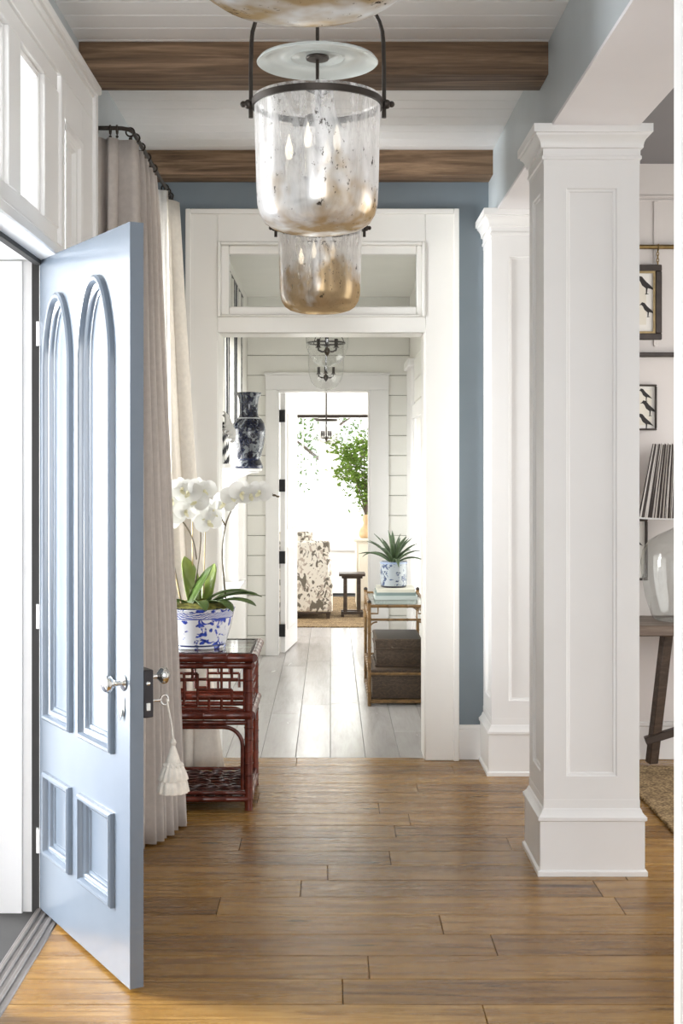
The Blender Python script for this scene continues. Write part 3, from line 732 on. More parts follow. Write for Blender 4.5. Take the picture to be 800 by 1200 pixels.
ky.tube([(0.862, DT + 0.09 + 0.013 * math.cos(g * PI / 8), 0.897 + 0.016 * math.sin(g * PI / 8)) for g in range(16)], 0.003, 6, closed=True)
kk = ky.build('key', M['silver'], door, local=True); kk['label'] = 'small nickel key in the rim lock'
for z in (0.25, 1.09, 2.15):
    hg = MB().tube([(-0.006, -0.004, z - 0.045), (-0.006, -0.004, z + 0.045)], 0.007, 8); hg.box(-0.045, 0.004, -0.005, 0.002, z - 0.045, z + 0.045)
    hg.build('hinge', M['white'], door, local=True)

# tassel hanging from the key
def dw(x, y, z): return Vector((-1.088 + 0.503 * x + 0.864 * y, 4.985 - 0.864 * x + 0.503 * y, z))
kp = dw(0.862, DT + 0.098, 0.90)
tc0 = kp + Vector((0.022, -0.012, -0.118))
ta = empty('key_tassel', (tc0.x, tc0.y, tc0.z - 0.18), 'two-tiered ivory tassel hanging from the front door key', 'tassel')
MB().tube([kp + Vector((0, 0, 0.012)), kp + Vector((0.008, -0.004, -0.03)), tc0 + Vector((-0.004, 0.004, 0.04)), tc0], 0.0035, 6).build('cord', M['tassel'], ta)
MB().lathe([(0, 0.004), (0.007, 0.0), (0.011, -0.010), (0.007, -0.020), (0.009, -0.026), (0.019, -0.055), (0.024, -0.072), (0.022, -0.082), (0.0, -0.083)], tc0, 20).build('head', M['tassel'], ta)
def skirt(z0, z1, r0, r1, nf, parent, nm):
    wv = lambda g, z: 1 + 0.06 * math.sin(nf * g) + 0.02 * math.sin(3 * g + 1)
    return MB().lathe([(r0 * 0.6, z0 + 0.004), (r0, z0), (r0 + (r1 - r0) * 0.6, (z0 + z1) / 2), (r1, z1), (r1 * 0.97, z1 - 0.002), (0.0, z1 + 0.006)], tc0, 72, wav=wv).build(nm, M['tassel'], parent, angle=60)
s1 = skirt(-0.074, -0.128, 0.026, 0.047, 14, ta, 'upper_fringe'); s2 = skirt(-0.105, -0.168, 0.034, 0.050, 12, ta, 'lower_fringe')
kn = MB()
for i in range(12):
    g = 2 * PI * i / 12; kn.ball(tc0 + Vector((0.029 * math.cos(g), 0.029 * math.sin(g), -0.083)), 0.006, 8)
kn.build('knots', M['tassel'], ta)

# ---- hall window behind the curtains
w2 = empty('window_2', (XL, 6.8, 1.6), 'tall white hall window behind the linen curtains', None, None, 'structure')
def wpart(root, nm, x0, x1, y0, y1, z0, z1, mat='white', bev=0.003): return MB().box(x0, x1, y0, y1, z0, z1).build(nm, M[mat], root, bevel=bev)
def side_window(root, x0, x1, y0, y1, z0, z1, ny, nz, face):
    """sash window in a wall whose room face is at x=face; x0..x1 is the sash depth"""
    f = 0.055
    wpart(root, 'stile', x0, x1, y0, y0 + f, z0, z1); wpart(root, 'stile', x0, x1, y1 - f, y1, z0, z1)
    wpart(root, 'rail', x0, x1, y0 + f, y1 - f, z0, z0 + f); wpart(root, 'rail', x0, x1, y0 + f, y1 - f, z1 - f, z1)
    zm = (z0 + z1) / 2
    wpart(root, 'meeting_rail', x0, x1, y0 + f, y1 - f, zm - 0.025, zm + 0.025)
    for half in ((z0 + f, zm - 0.025), (zm + 0.025, z1 - f)):
        for i in range(1, ny):
            q = y0 + f + (y1 - y0 - 2 * f) * i / ny
            wpart(root, 'muntin', x0 + 0.008, x1 - 0.008, q - 0.011, q + 0.011, *half)
        xm = (x0 + x1) / 2
        MB().add([(xm, y0 + f - 0.005, half[0]), (xm, y1 - f + 0.005, half[0]), (xm, y1 - f + 0.005, half[1]), (xm, y0 + f - 0.005, half[1])], [(0, 1, 2, 3)]).build('pane', M['glass'], root)
side_window(w2, XL - 0.15, XL - 0.10, 6.40, 7.25, 0.42, 2.95, 2, 1, XL)
for y0, y1, z0, z1 in ((6.30, 6.40, 0.36, 3.05), (7.25, 7.35, 0.36, 3.05), (6.40, 7.25, 2.95, 3.05)):
    wpart(w2, 'casing_board', XL, XL + 0.03, y0, y1, z0, z1)
wpart(w2, 'sill', XL - 0.12, XL + 0.055, 6.27, 7.38, 0.385, 0.425)
wpart(w2, 'lining', XL - 0.22, XL, 7.235, 7.252, 0.42, 2.95); wpart(w2, 'lining', XL - 0.22, XL, 6.398, 6.414, 0.42, 2.95)

# ================================================================== CORRIDOR
CL, CR, YE = -0.735, 0.70, 11.77
cl = MB()
cl.box(CL - 0.2, CL, 7.80, 8.5, 0, 3.2); cl.box(CL - 0.2, CL, 10.2, YE + 0.18, 0, 3.2); cl.box(CL - 0.2, CL, 8.5, 10.2, 0, 0.78); cl.box(CL - 0.2, CL, 8.5, 10.2, 2.55, 3.2)
struct('wall_corridor_left', cl, M['warmwhite'], 'white corridor wall with window and striped drape')
cw = empty('window_4', (CL, 9.35, 1.6), 'white corridor window under the striped drape', None, None, 'structure')
side_window(cw, CL - 0.12, CL - 0.07, 8.5, 10.2, 0.78, 2.55, 3, 1, CL)
for y0, y1, z0, z1 in ((8.38, 8.5, 0.7, 2.68), (10.2, 10.36, 0.7, 2.68), (8.5, 10.2, 2.55, 2.68)):
    wpart(cw, 'casing_board', CL, CL + 0.028, y0, y1, z0, z1)
wpart(cw, 'sill', CL - 0.10, CL + 0.075, 8.34, 10.42, 0.742, 0.786)
wpart(cw, 'apron', CL - 0.01, CL + 0.022, 8.40, 10.34, 0.62, 0.742)
cr = MB()
cr.box(CR, CR + 0.2, 7.80, 8.3, 0, 3.2); cr.box(CR, CR + 0.2, 10.75, YE + 0.18, 0, 3.2); cr.box(CR, CR + 0.2, 8.3, 10.75, 2.06, 3.2); cr.box(CR, CR + 0.2, 8.3, 10.75, 0, 0.55)
wcr = struct('wall_corridor_right', cr, M['warmwhite'], 'white corridor wall with window beside the bar cart')
z = 2.20
while z < 3.1:
    board(wcr, M['shiplap'], CR - 0.014, CR + 0.002, 7.82, 10.9, z, z + 0.172, 0.003); z += 0.177
cw2 = empty('window_5', (CR, 9.5, 1.3), 'white corridor window on the bar cart side', None, None, 'structure')
side_window(cw2, CR + 0.06, CR + 0.11, 8.3, 10.75, 0.55, 2.06, 4, 1, CR)
for y0, y1, z0, z1 in ((8.18, 8.3, 0.0, 2.06), (10.75, 10.89, 0.0, 2.06)): wpart(cw2, 'casing_board', CR - 0.024, CR, y0, y1, z0, z1)
wpart(cw2, 'head_casing', CR - 0.03, CR, 8.14, 10.93, 2.06, 2.17); wpart(cw2, 'sill', CR - 0.03, CR + 0.06, 8.2, 10.85, 0.50, 0.556)
pz = empty('trim_6', (CR, 11.3, 0), 'white pilaster at the far corner of the corridor', None, None, 'structure')
wpart(pz, 'pilaster_board', CR - 0.035, CR, 11.02, 11.60, 0, 2.50); wpart(pz, 'pilaster_cap', CR - 0.06, CR, 10.99, 11.63, 2.50, 2.57, bev=0.008)
struct('ceiling_corridor', MB().box(CL - 0.2, CR + 0.2, 7.80, YE + 0.2, 3.17, 3.3), M['shiplap'], 'cream corridor ceiling seen through the transom')
OX0, OX1, OZ = -0.468, 0.347, 2.345
we = MB(); we.box(CL - 0.2, OX0, YE + 0.012, YE + 0.16, 0, 3.2); we.box(OX1, CR + 0.2, YE + 0.012, YE + 0.16, 0, 3.2); we.box(OX0, OX1, YE + 0.012, YE + 0.16, OZ, 3.2)
wend = struct('wall_corridor_end', we, M['groove'], 'cream shiplap wall around the far doorway')
z = 0.0
while z < 3.15:
    zt = min(z + 0.172, 3.17)
    if zt > 2.5: board(wend, M['shiplap'], CL, CR, YE, YE + 0.014, z, zt, 0.004)
    else:
        board(wend, M['shiplap'], CL, -0.56, YE, YE + 0.014, z, zt, 0.004); board(wend, M['shiplap'], 0.50, CR, YE, YE + 0.014, z, zt, 0.004)
    z += 0.177
dc = empty('trim_7', (0, YE, 0), 'white casing around the far doorway', None, None, 'structure')
for x0, x1, z0, z1, yq in ((-0.573, OX0, 0, OZ, 0.03), (OX1, 0.515, 0, OZ, 0.03), (-0.573, 0.515, OZ, 2.475, 0.0305), (-0.585, 0.527, 2.475, 2.50, 0.04)):
    wpart(dc, 'casing_board', x0, x1, YE - yq, YE + 0.01, z0, z1)
for x0, x1 in ((OX0 - 0.004, OX0 + 0.012), (OX1 - 0.012, OX1 + 0.004)): wpart(dc, 'jamb_lining', x0, x1, YE - 0.02, YE + 0.17, 0, OZ)
wpart(dc, 'head_lining', OX0, OX1, YE - 0.02, YE + 0.17, OZ - 0.014, OZ)
# far door leaf, folded back into the bright room
fd = empty('door_2', (OX0 + 0.02, YE + 0.09, 0.0), 'white inner door standing open with black hinges', 'door', None, 'structure', math.radians(83.5))
ORG[fd.name] = Vector((0, 0, 0))
MB().box(0.012, 0.80, -0.044, 0.0, 0.012, OZ - 0.02).build('leaf', M['white'], fd, bevel=0.003, local=True)
for z in (0.21, 0.86, 1.50, 2.12):
    MB().box(-0.014, 0.016, -0.046, 0.010, z - 0.055, z + 0.055).build('hinge', M['hinge'], fd, local=True)
for z0, z1 in ((0.2, 0.95), (1.1, 2.15)):
    rows = [[(0.13 + o_, -0.044 - d_, z0 + o_), (0.68 - o_, -0.044 - d_, z0 + o_), (0.68 - o_, -0.044 - d_, z1 - o_), (0.13 + o_, -0.044 - d_, z1 - o_)] for o_, d_ in ((0, 0), (0.01, 0.008), (0.03, 0.006), (0.04, 0.001))]
    mb = MB().grid(rows, closed=True); n = len(mb.v); mb.f.append((n - 4, n - 3, n - 2, n - 1)); mb.build('panel', M['white'], fd, local=True, fix=False)

# ================================================================== BRIGHT FAR ROOM
FY = 17.6
wf = MB()
for x0, x1 in ((-3.0, -0.62), (-0.115, 0.075), (0.70, 3.0)): wf.box(x0, x1, FY, FY + 0.18, 0.60, 2.36)
wf.box(-3.0, 3.0, FY, FY + 0.18, 0, 0.60); wf.box(-3.0, 3.0, FY, FY + 0.18, 2.36, 2.95)
struct('wall_far_room', wf, M['white'], 'white window wall at the end of the far room')
wsd = MB()
for xa, xb in ((-3.1, -3.0), (3.0, 3.1)):
    wsd.box(xa, xb, YE + 0.16, 13.3, 0, 2.95); wsd.box(xa, xb, 16.7, FY + 0.18, 0, 2.95); wsd.box(xa, xb, 13.3, 16.7, 2.6, 2.95); wsd.box(xa, xb, 13.3, 16.7, 0, 0.5)  # side openings added out of view to let the fill in
struct('wall_far_room_sides', wsd, M['white'], 'white side walls of the far room')
wk = MB(); wk.box(-3.0, CL - 0.2, YE + 0.02, YE + 0.16, 0, 2.95); wk.box(CR + 0.2, 3.0, YE + 0.02, YE + 0.16, 0, 2.95)
struct('wall_far_room_front', wk, M['white'], 'white return walls either side of the far doorway')
struct('ceiling_far_room', MB().box(-3.1, 3.1, YE + 0.16, FY + 0.2, 2.95, 3.05), M['white'], 'white ceiling of the far room')
struct('baseboard_far_room', MB().box(-3.0, 3.0, FY - 0.02, FY, 0, 0.2), M['white'], 'white baseboard under the far windows', bevel=0.003)
def front_window(n, x0, x1, z0, z1, label):
    r = empty('window_%d' % n, ((x0 + x1) / 2, FY, z0), label, None, None, 'structure')
    f = 0.04; y0, y1 = FY + 0.06, FY + 0.11; zm = (z0 + z1) / 2 + 0.05; xm = (x0 + x1) / 2
    for a_ in ((x0, x0 + f, z0, z1), (x1 - f, x1, z0, z1)): wpart(r, 'stile', a_[0], a_[1], y0, y1, a_[2], a_[3])
    for a_ in ((z0, z0 + f), (z1 - f, z1), (zm - 0.02, zm + 0.02)): wpart(r, 'rail', x0 + f, x1 - f, y0, y1, *a_)
    wpart(r, 'muntin', xm - 0.010, xm + 0.010, y0 + 0.01, y1 - 0.01, z0 + f, z1 - f)
    for q0, q1 in ((z0 + f, zm - 0.02), (zm + 0.02, z1 - f)):
        for c0, c1 in ((x0 + f, xm - 0.01), (xm + 0.01, x1 - f)): MB().add([(c0, y0 + 0.025, q0), (c1, y0 + 0.025, q0), (c1, y0 + 0.025, q1), (c0, y0 + 0.025, q1)], [(0, 1, 2, 3)]).build('pane', M['glass'], r)
    wpart(r, 'sill', x0 - 0.06, x1 + 0.06, FY - 0.06, FY + 0.06, z0 - 0.035, z0 + 0.005)
front_window(6, -0.62, -0.115, 0.60, 2.36, 'bright far window behind the leafy armchair')
front_window(7, 0.075, 0.70, 0.60, 2.36, 'bright far window behind the vase of branches')

# ================================================================== DINING ROOM SLIVER
wd = MB(); wd.box(1.30, 3.9, YB, YB + 0.22, 0, ZC + 0.02)
struct('wall_dining_back', wd, M['dining'], 'warm white dining room wall hung with pictures')
bt = empty('trim_8', (1.9, YB, 2.9), 'thin white wall battens above the picture rail', None, None, 'structure')
for q in (0, 1): wpart(bt, 'batten', 1.27, 3.8, YB - 0.008, YB, 3.175 + q * 0.022, 3.187 + q * 0.022, 'dining', 0.002)
for x in (1.838, 2.44, 3.04): wpart(bt, 'batten', x, x + 0.022, YB - 0.009, YB, 2.35, 3.175, 'dining', 0.002)
wpart(bt, 'batten', 1.27, 3.8, YB - 0.018, YB, 0.19, 0.215, 'white'); wpart(bt, 'base_board', 1.27, 3.8, YB - 0.014, YB, 0, 0.19, 'white')
wr = MB(); wr.box(3.8, 4.0, 1.0, 4.2, 0, ZC); wr.box(3.8, 4.0, 7.0, YB + 0.2, 0, ZC); wr.box(3.8, 4.0, 4.2, 7.0, 2.8, ZC); wr.box(3.8, 4.0, 4.2, 7.0, 0, 0.4)
struct('wall_dining_right', wr, M['dining'], 'dining room window wall out of view on the right')

# ---- outside ground
struct('ground', MB().box(-40, 40, -8, 60, -0.9, -0.15), M['lawn'], 'lawn outside the house, colour paled as if overexposed')

# ================================================================== LANTERNS
def bell_lantern(loc, label, mat, name='bell_jar_lantern', lid=True):
    """loc = centre of the jar rim. Big mercury glass bell jar on a bronze stirrup handle"""
    x, y, z = loc
    r = empty(name, (x, y, z - 0.413), label, 'pendant light', 'row of mercury glass bell lanterns')
    R = 0.196
    # jar outline in local coordinates, foot at z=0
    prof = [(0.0, 0.0), (0.06, 0.001), (0.105, 0.004), (0.140, 0.014), (0.163, 0.030), (0.178, 0.055), (0.185, 0.085), (0.188, 0.14), (0.190, 0.22), (0.192, 0.30), (0.193, 0.36), (0.194, 0.395), (0.197, 0.410), (0.195, 0.414)]
    j = MB().lathe(prof, n=56).build('glass_jar', mat, r, local=True, angle=60)
    # bronze rim band with ears
    MB().lathe([(0.195, 0.383), (0.202, 0.383), (0.203, 0.403), (0.195, 0.403), (0.195, 0.383)], n=56).build('rim_band', M['iron'], r, local=True)
    hd = MB(); g0 = 0.205
    hp = [(-g0, 0, 0.385), (-g0, 0, 0.50), (-g0 + 0.002, 0, 0.585)]
    n = 18
    for i in range(n + 1):
        g = PI - PI * i / n; hp.append(((g0 - 0.002) * math.cos(g), 0, 0.585 + 0.185 * math.sin(g)))
    hp += [(g0 - 0.002, 0, 0.585), (g0, 0, 0.50), (g0, 0, 0.385)]
    hd.tube(hp, 0.0065, 8); h = hd.build('stirrup_handle', M['iron'], r, local=True)
    for s in (-1, 1):
        e = MB().ball((s * 0.212, -0.004, 0.393), 0.015, 10); e.ball((s * 0.228, -0.004, 0.393), 0.010, 8); e.tube([(s * 0.205, 0, 0.352), (s * 0.205, 0, 0.40)], 0.007, 8)
        e.build('ear', M['iron'], r, local=True)
    # smoke bell: shallow milky dish, turned down at the edge
    lidp = [(0.03, 0.548), (0.072, 0.545), (0.078, 0.551), (0.084, 0.545), (0.150, 0.541), (0.180, 0.532), (0.187, 0.522), (0.184, 0.520), (0.176, 0.528), (0.150, 0.536), (0.088, 0.539), (0.082, 0.535), (0.076, 0.540), (0.03, 0.541)]
    MB().lathe(lidp, n=56).build('smoke_bell', M['frost'], r, local=True, angle=50)
    MB().lathe([(0, 0.530), (0.034, 0.531), (0.036, 0.537), (0.030, 0.552), (0, 0.554)], n=24).build('smoke_bell_boss', M['iron'], r, local=True)
    MB().tube([(0, 0, 0.16), (0, 0, ZC - z + 0.413 - 0.02)], 0.0055, 8).build('rod', M['iron'], r, local=True)
    cb = MB().lathe([(0, 0.352), (0.036, 0.352), (0.038, 0.356), (0.030, 0.360), (0, 0.361)], n=24)
    cb.tube([(-0.075, 0.02, 0.335), (0.075, 0.02, 0.335)], 0.004, 6); cb.tube([(0, 0.02, 0.335), (0, 0, 0.335)], 0.004, 6)
    cb.build('crossbar', M['iron'], r, local=True)
    ar = MB(); cand = []
    for i, (cx, cy) in enumerate(((-0.088, 0.03), (-0.028, -0.075), (0.030, 0.085), (0.060, -0.045))):
        zt = 0.135 + 0.012 * (i % 2)
        ar.tube([(0, 0, 0.165), (cx * 0.4, cy * 0.4, 0.108), (cx * 0.8, cy * 0.8, 0.096), (cx, cy, 0.11), (cx, cy, zt)], 0.0045, 6)
        ar.lathe([(0, 0), (0.016, 0.002), (0.017, 0.006), (0, 0.006)], (cx, cy, zt), 12); cand.append((cx, cy, zt + 0.005))
    ar.lathe([(0, 0.085), (0.014, 0.095), (0.018, 0.12), (0.012, 0.16), (0, 0.17)], n=14)
    ar.build('arms', M['iron'], r, local=True)
    for cx, cy, zt in cand:
        c = MB().lathe([(0, 0), (0.0105, 0), (0.0105, 0.086), (0.008, 0.09), (0, 0.09)], (cx, cy, zt), 12).build('candle', M['candle'], r, local=True)
        MB().lathe([(0, 0), (0.007, 0.002), (0.0125, 0.022), (0.0115, 0.038), (0.006, 0.058), (0.0015, 0.078), (0, 0.08)], (cx, cy, zt + 0.09), 12).build('flame_bulb', M['bulb'], c, local=True)
    MB().lathe([(0, ZC - z + 0.413), (0.065, ZC - z + 0.413), (0.066, ZC - z + 0.405), (0.03, ZC - z + 0.385), (0, ZC - z + 0.383)], n=28).build('ceiling_canopy', M['iron'], r, local=True)
    return r
bell_lantern((-0.040, 4.10, 2.798), 'large silvery glass bell jar lantern with milky smoke bell above it', M['mercury'])
bell_lantern((-0.048, 6.17, 2.790), 'gold-flecked glass bell jar lantern hanging behind the larger silvery one', M['mercury_gold'])
bell_lantern((-0.042, 2.095, 2.798), 'nearest bell jar lantern, only its rounded foot showing at the top edge', M['mercury'])

def glass_lantern(loc, label, sc=1.0, top=3.17, group='clear glass corridor lanterns'):
    x, y, z = loc   # foot of the glass
    r = empty('glass_bell_lantern', (x, y, z), label, 'pendant light', group)
    s = sc
    prof = [(0, 0), (0.006 * s, 0.0), (0.014 * s, 0.012 * s), (0.005 * s, 0.022 * s), (0.03 * s, 0.028 * s), (0.075 * s, 0.046 * s), (0.108 * s, 0.085 * s), (0.125 * s, 0.14 * s), (0.130 * s, 0.20 * s), (0.130 * s, 0.34 * s), (0.138 * s, 0.37 * s)]
    MB().lathe(prof, n=36).build('glass_bell', M['clearglass'], r, local=True, angle=60)
    rb = MB().lathe([(0.136 * s, 0.362 * s), (0.142 * s, 0.362 * s), (0.142 * s, 0.374 * s), (0.136 * s, 0.374 * s), (0.136 * s, 0.362 * s)], n=36)
    rb.build('rim_band', M['iron'], r, local=True)
    MB().tube([(0, 0, 0.13 * s), (0, 0, top - z)], 0.006 * s, 8).build('rod', M['iron'], r, local=True)
    a = MB().lathe([(0, 0.085 * s), (0.012 * s, 0.10 * s), (0.022 * s, 0.118 * s), (0.012 * s, 0.135 * s), (0, 0.14 * s)], n=14)
    for i in range(3):
        g = 0.5 + 2 * PI * i / 3; cx, cy = 0.062 * s * math.cos(g), 0.062 * s * math.sin(g)
        a.tube([(0, 0, 0.115 * s), (cx * 0.6, cy * 0.6, 0.116 * s), (cx, cy, 0.128 * s), (cx, cy, 0.14 * s)], 0.006 * s, 6)
        a.lathe([(0, 0.14 * s), (0.02 * s, 0.142 * s), (0.011 * s, 0.15 * s), (0.011 * s, 0.195 * s), (0, 0.196 * s)], (cx, cy, 0), 10)
    a.build('candle_cluster', M['iron'], r, local=True)
    ch = MB()
    for i in range(3):
        g = 0.2 + 2 * PI * i / 3
        ch.tube([(0.139 * s * math.cos(g), 0.139 * s * math.sin(g), 0.37 * s), (0.0, 0.0, 0.66 * s)], 0.0035 * s, 6)
    ch.build('chain', M['iron'], r, local=True)
    MB().lathe([(0, 0.46 * s), (0.09 * s, 0.45 * s), (0.10 * s, 0.44 * s), (0.09 * s, 0.445 * s), (0, 0.452 * s)], n=28).build('smoke_bell', M['clearglass'], r, local=True)
    MB().lathe([(0, top - z), (0.05, top - z), (0.045, top - z - 0.02), (0, top - z - 0.025)], n=20).build('ceiling_canopy', M['iron'], r, local=True)
    return r
glass_lantern((-0.022, 9.0, 2.315), 'clear glass corridor lantern nearer the cased opening', 1.12)
glass_lantern((-0.035, 10.5, 2.245), 'clear glass corridor lantern close to the far doorway', 1.08)
# lantern of the far room: dark ring over a small candle cluster
fl = empty('ring_lantern', (-0.045, 14.6, 1.93), 'thin dark ring chandelier hanging in the bright far room', 'pendant light')
MB().tube([(0, 0, 0.05), (0, 0, 2.95 - 1.93)], 0.008, 8).build('rod', M['iron'], fl, local=True)
MB().lathe([(0.0, 0.235), (0.115, 0.240), (0.125, 0.255), (0.115, 0.262), (0.0, 0.262)], n=28).build('smoke_bell', M['iron'], fl, local=True)
MB().lathe([(0, 0.0), (0.05, 0.0), (0.12, 0.05), (0.15, 0.13), (0.15, 0.20)], n=28).build('glass_bell', M['clearglass'], fl, local=True)
a = MB().lathe([(0, 0.01), (0.012, 0.03), (0.02, 0.06), (0, 0.09)], n=12)
for i in range(4):
    g = 0.5 + PI * i / 2; cx, cy = 0.055 * math.cos(g), 0.055 * math.sin(g)
    a.tube([(0, 0, 0.05), (cx, cy, 0.055), (cx, cy, 0.08)], 0.006, 6); a.lathe([(0, 0.08), (0.010, 0.08), (0.010, 0.13), (0, 0.135)], (cx, cy, 0), 8)
a.build('candle_cluster', M['iron'], fl, local=True)

# ================================================================== CURTAINS
def resample(path, n):
    P = [Vector((p[0], p[1], p[2] if len(p) > 2 else 0)) for p in path]; L = [0]
    for a_, b_ in zip(P, P[1:]): L.append(L[-1] + (b_ - a_).length)
    out = []
    for i in range(n):
        s = L[-1] * i / (n - 1); k = 0
        while k < len(P) - 2 and s > L[k + 1]: k += 1
        f = (s - L[k]) / max(1e-6, L[k + 1] - L[k]); out.append(P[k].lerp(P[k + 1], f))
    return out
def smooth_path(path, n, it=6):
    q = resample(path, n)
    for _ in range(it):
        q = [q[0]] + [(q[i - 1] + q[i] * 2 + q[i + 1]) / 4 for i in range(1, n - 1)] + [q[-1]]
    return q
def drape(top, bot, zt, zb, pleats, at, ab, nz=26, nu=150, ph=0.0, sway=None, jit=0.25, bulge=0.0):
    a_ = smooth_path(top, nu); b_ = smooth_path(bot, nu); rows = []
    fr = [0]; rr = random.Random(int(pleats * 100 + nu))
    for i in range(nu): fr.append(fr[-1] + 1 + jit * math.sin(i * 0.11 + ph) + jit * 0.6 * math.sin(i * 0.043 + 2 * ph))
    tot = fr[-1]
    for j in range(nz + 1):
        f = j / nz; z = zt + (zb - zt) * f; row = []
        e = f ** 1.25
        for i in range(nu):
            p = a_[i].lerp(b_[i], e)
            i0, i1 = max(0, i - 2), min(nu - 1, i + 2)
            tg = (a_[i1] - a_[i0]).lerp(b_[i1] - b_[i0], e); tg.z = 0; tg.normalize(); nr = Vector((tg.y, -tg.x, 0))
            th = 2 * PI * pleats * fr[i] / tot + ph
            amp = at + (ab - at) * f
            pinch = 1.0 - 0.45 * math.exp(-f * 18)
            d = amp * pinch * (math.sin(th) + 0.25 * math.sin(2 * th + 1.2 + 2 * f) + 0.18 * math.sin(0.5 * th + 3 * f))
            q = p + nr * d
            if sway: q = q + Vector(sway(f, i / nu))
            row.append((q.x, q.y, z))
        rows.append(row)
    return MB().grid(rows)
ROD_Z = 3.165; RX = -0.885
# the rod with its return to the wall
rod = MB().tube([(XL, 5.90, ROD_Z), (-0.96, 5.90, ROD_Z), (-0.925, 5.905, ROD_Z), (-0.897, 5.925, ROD_Z), (RX, 5.97, ROD_Z), (RX, 6.3, ROD_Z), (RX, 7.0, ROD_Z), (RX, 7.40, ROD_Z), (-0.90, 7.45, ROD_Z), (-0.94, 7.47, ROD_Z), (XL, 7.47, ROD_Z)], 0.0095, 10)
ro = rod.build('curtain_rod', M['iron'], None); tag(ro, 'dark bronze curtain rod returning to the wall above the linen curtains', 'curtain rod')
MB().tube([(XL, 5.90, ROD_Z), (XL + 0.008, 5.90, ROD_Z)], 0.03, 14).build('wall_flange', M['iron'], ro); MB().tube([(XL, 7.47, ROD_Z), (XL + 0.008, 7.47, ROD_Z)], 0.03, 14).build('wall_flange', M['iron'], ro)
def rings(root, spots):
    for x, y, ax in spots:
        pts = []
        for k in range(14):
            g = 2 * PI * k / 14; c, s = 0.019 * math.cos(g), 0.019 * math.sin(g)
            pts.append((x + (0 if ax == 'x' else c), y + (c if ax == 'y2' else 0), ROD_Z - 0.008 + s) if ax != 'x' else (x, y + c, ROD_Z - 0.008 + s))
        MB().tube(pts, 0.0042, 6, closed=True).build('ring', M['iron'], root)
        MB().ball((x, y, ROD_Z - 0.038), 0.007, 8).build('ring_eye', M['iron'], root)
cur = empty('linen_curtain', (-0.9, 6.1, 0), 'oatmeal linen curtain beside the open front door, behind the key tassel', 'curtain', 'linen hall curtains')
mb = drape([(XL + 0.006, 5.90), (-0.935, 5.90), (-0.885, 5.95), (-0.885, 6.35), (-0.89, 6.72)], [(-1.0, 5.70), (-0.90, 5.76), (-0.81, 5.84), (-0.75, 6.02), (-0.70, 6.22)], ROD_Z - 0.045, 0.008, 11.0, 0.040, 0.046, nu=320, ph=0.6, jit=0.45)
mb.build('cloth', M['linen'], cur, solid=0.003, angle=80)
rings(cur, [(-0.975, 5.90, 'x'), (-0.945, 5.90, 'x'), (-0.893, 5.94, 'y'), (RX, 6.05, 'y'), (RX, 6.22, 'y'), (RX, 6.42, 'y'), (RX, 6.66, 'y')])
cur2 = empty('linen_curtain', (-0.85, 7.3, 0), 'pale linen curtain beyond the window, puddled behind the red table', 'curtain', 'linen hall curtains')
SW = lambda f, u: (0.03 * max(0, f - 0.86) * 7 * math.sin(u * 9), -0.05 * max(0, f - 0.9) * 8 * u, 0)
drape([(-0.862, 7.01), (-0.90, 7.06), (-0.925, 7.14), (-0.90, 7.22), (-0.855, 7.25), (-0.84, 7.34), (-0.87, 7.46)], [(-0.845, 7.06), (-0.875, 7.12), (-0.86, 7.18), (-0.79, 7.20), (-0.70, 7.24), (-0.63, 7.32), (-0.66, 7.45)], ROD_Z - 0.045, 0.01, 2.4, 0.016, 0.030, nu=200, ph=2.2, sway=SW).build('cloth', M['linen_pale'], cur2, solid=0.003, angle=80)
drape([(-0.955, 6.985), (-0.91, 6.99), (-0.862, 7.01)], [(-0.94, 7.04), (-0.89, 7.045), (-0.845, 7.06)], ROD_Z - 0.045, 0.01, 2.5, 0.004, 0.006, nu=60).build('white_lining', M['sheer'], cur2, solid=0.003, angle=80)
rings(cur2, [(RX, 7.13, 'y'), (RX, 7.22, 'y'), (RX, 7.34, 'y'), (-0.90, 7.45, 'y')])

# ================================================================== RED RATTAN TABLE
TX0, TX1, TY0, TY1, TZ = -0.965, -0.372, 6.43, 6.99, 0.765
tb = empty('rattan_side_table', ((TX0 + TX1) / 2, (TY0 + TY1) / 2, 0), 'square red lacquered rattan side table with fretwork apron and glass top', 'table')
def cane(p0, p1, r, n=8, nodes=0.09, sw=1.22):
    """a cane with swollen nodes from p0 to p1"""
    p0, p1 = Vector(p0), Vector(p1); L = (p1 - p0).length; k = max(1, int(L / nodes)); pts, rs = [], []
    for i in range(k):
        for f, q in ((0.02, 1.0), (0.5, 0.97), (0.93, 1.0), (0.97, sw), (0.995, sw)):
            pts.append(p0.lerp(p1, (i + f) / k)); rs.append(r * q)
    return pts, rs
def add_cane(mb, p0, p1, r, n=8, nodes=0.09, sw=1.22):
    a_, b_ = cane(p0, p1, r, n, nodes, sw); mb.tube(a_, b_, n)
for x, y in ((TX0 + 0.024, TY0 + 0.024), (TX1 - 0.024, TY0 + 0.024), (TX0 + 0.024, TY1 - 0.024), (TX1 - 0.024, TY1 - 0.024)):
    mb = MB(); add_cane(mb, (x, y, 0.0), (x, y, TZ - 0.02), 0.021, 10, 0.055, 1.14)
    mb.build('leg', M['rattan'], tb)
def ringrail(mb, z, r, ins=0.0, nodes=0.11):
    x0, x1, y0, y1 = TX0 + ins, TX1 - ins, TY0 + ins, TY1 - ins
    for a_, b_ in (((x0, y0), (x1, y0)), ((x1, y0), (x1, y1)), ((x1, y1), (x0, y1)), ((x0, y1), (x0, y0))): add_cane(mb, (*a_, z), (*b_, z), r, 10, nodes, 1.045)
mb = MB(); ringrail(mb, TZ - 0.024, 0.022); ringrail(mb, TZ - 0.062, 0.015, 0.006); mb.build('top_frame', M['rattan'], tb)
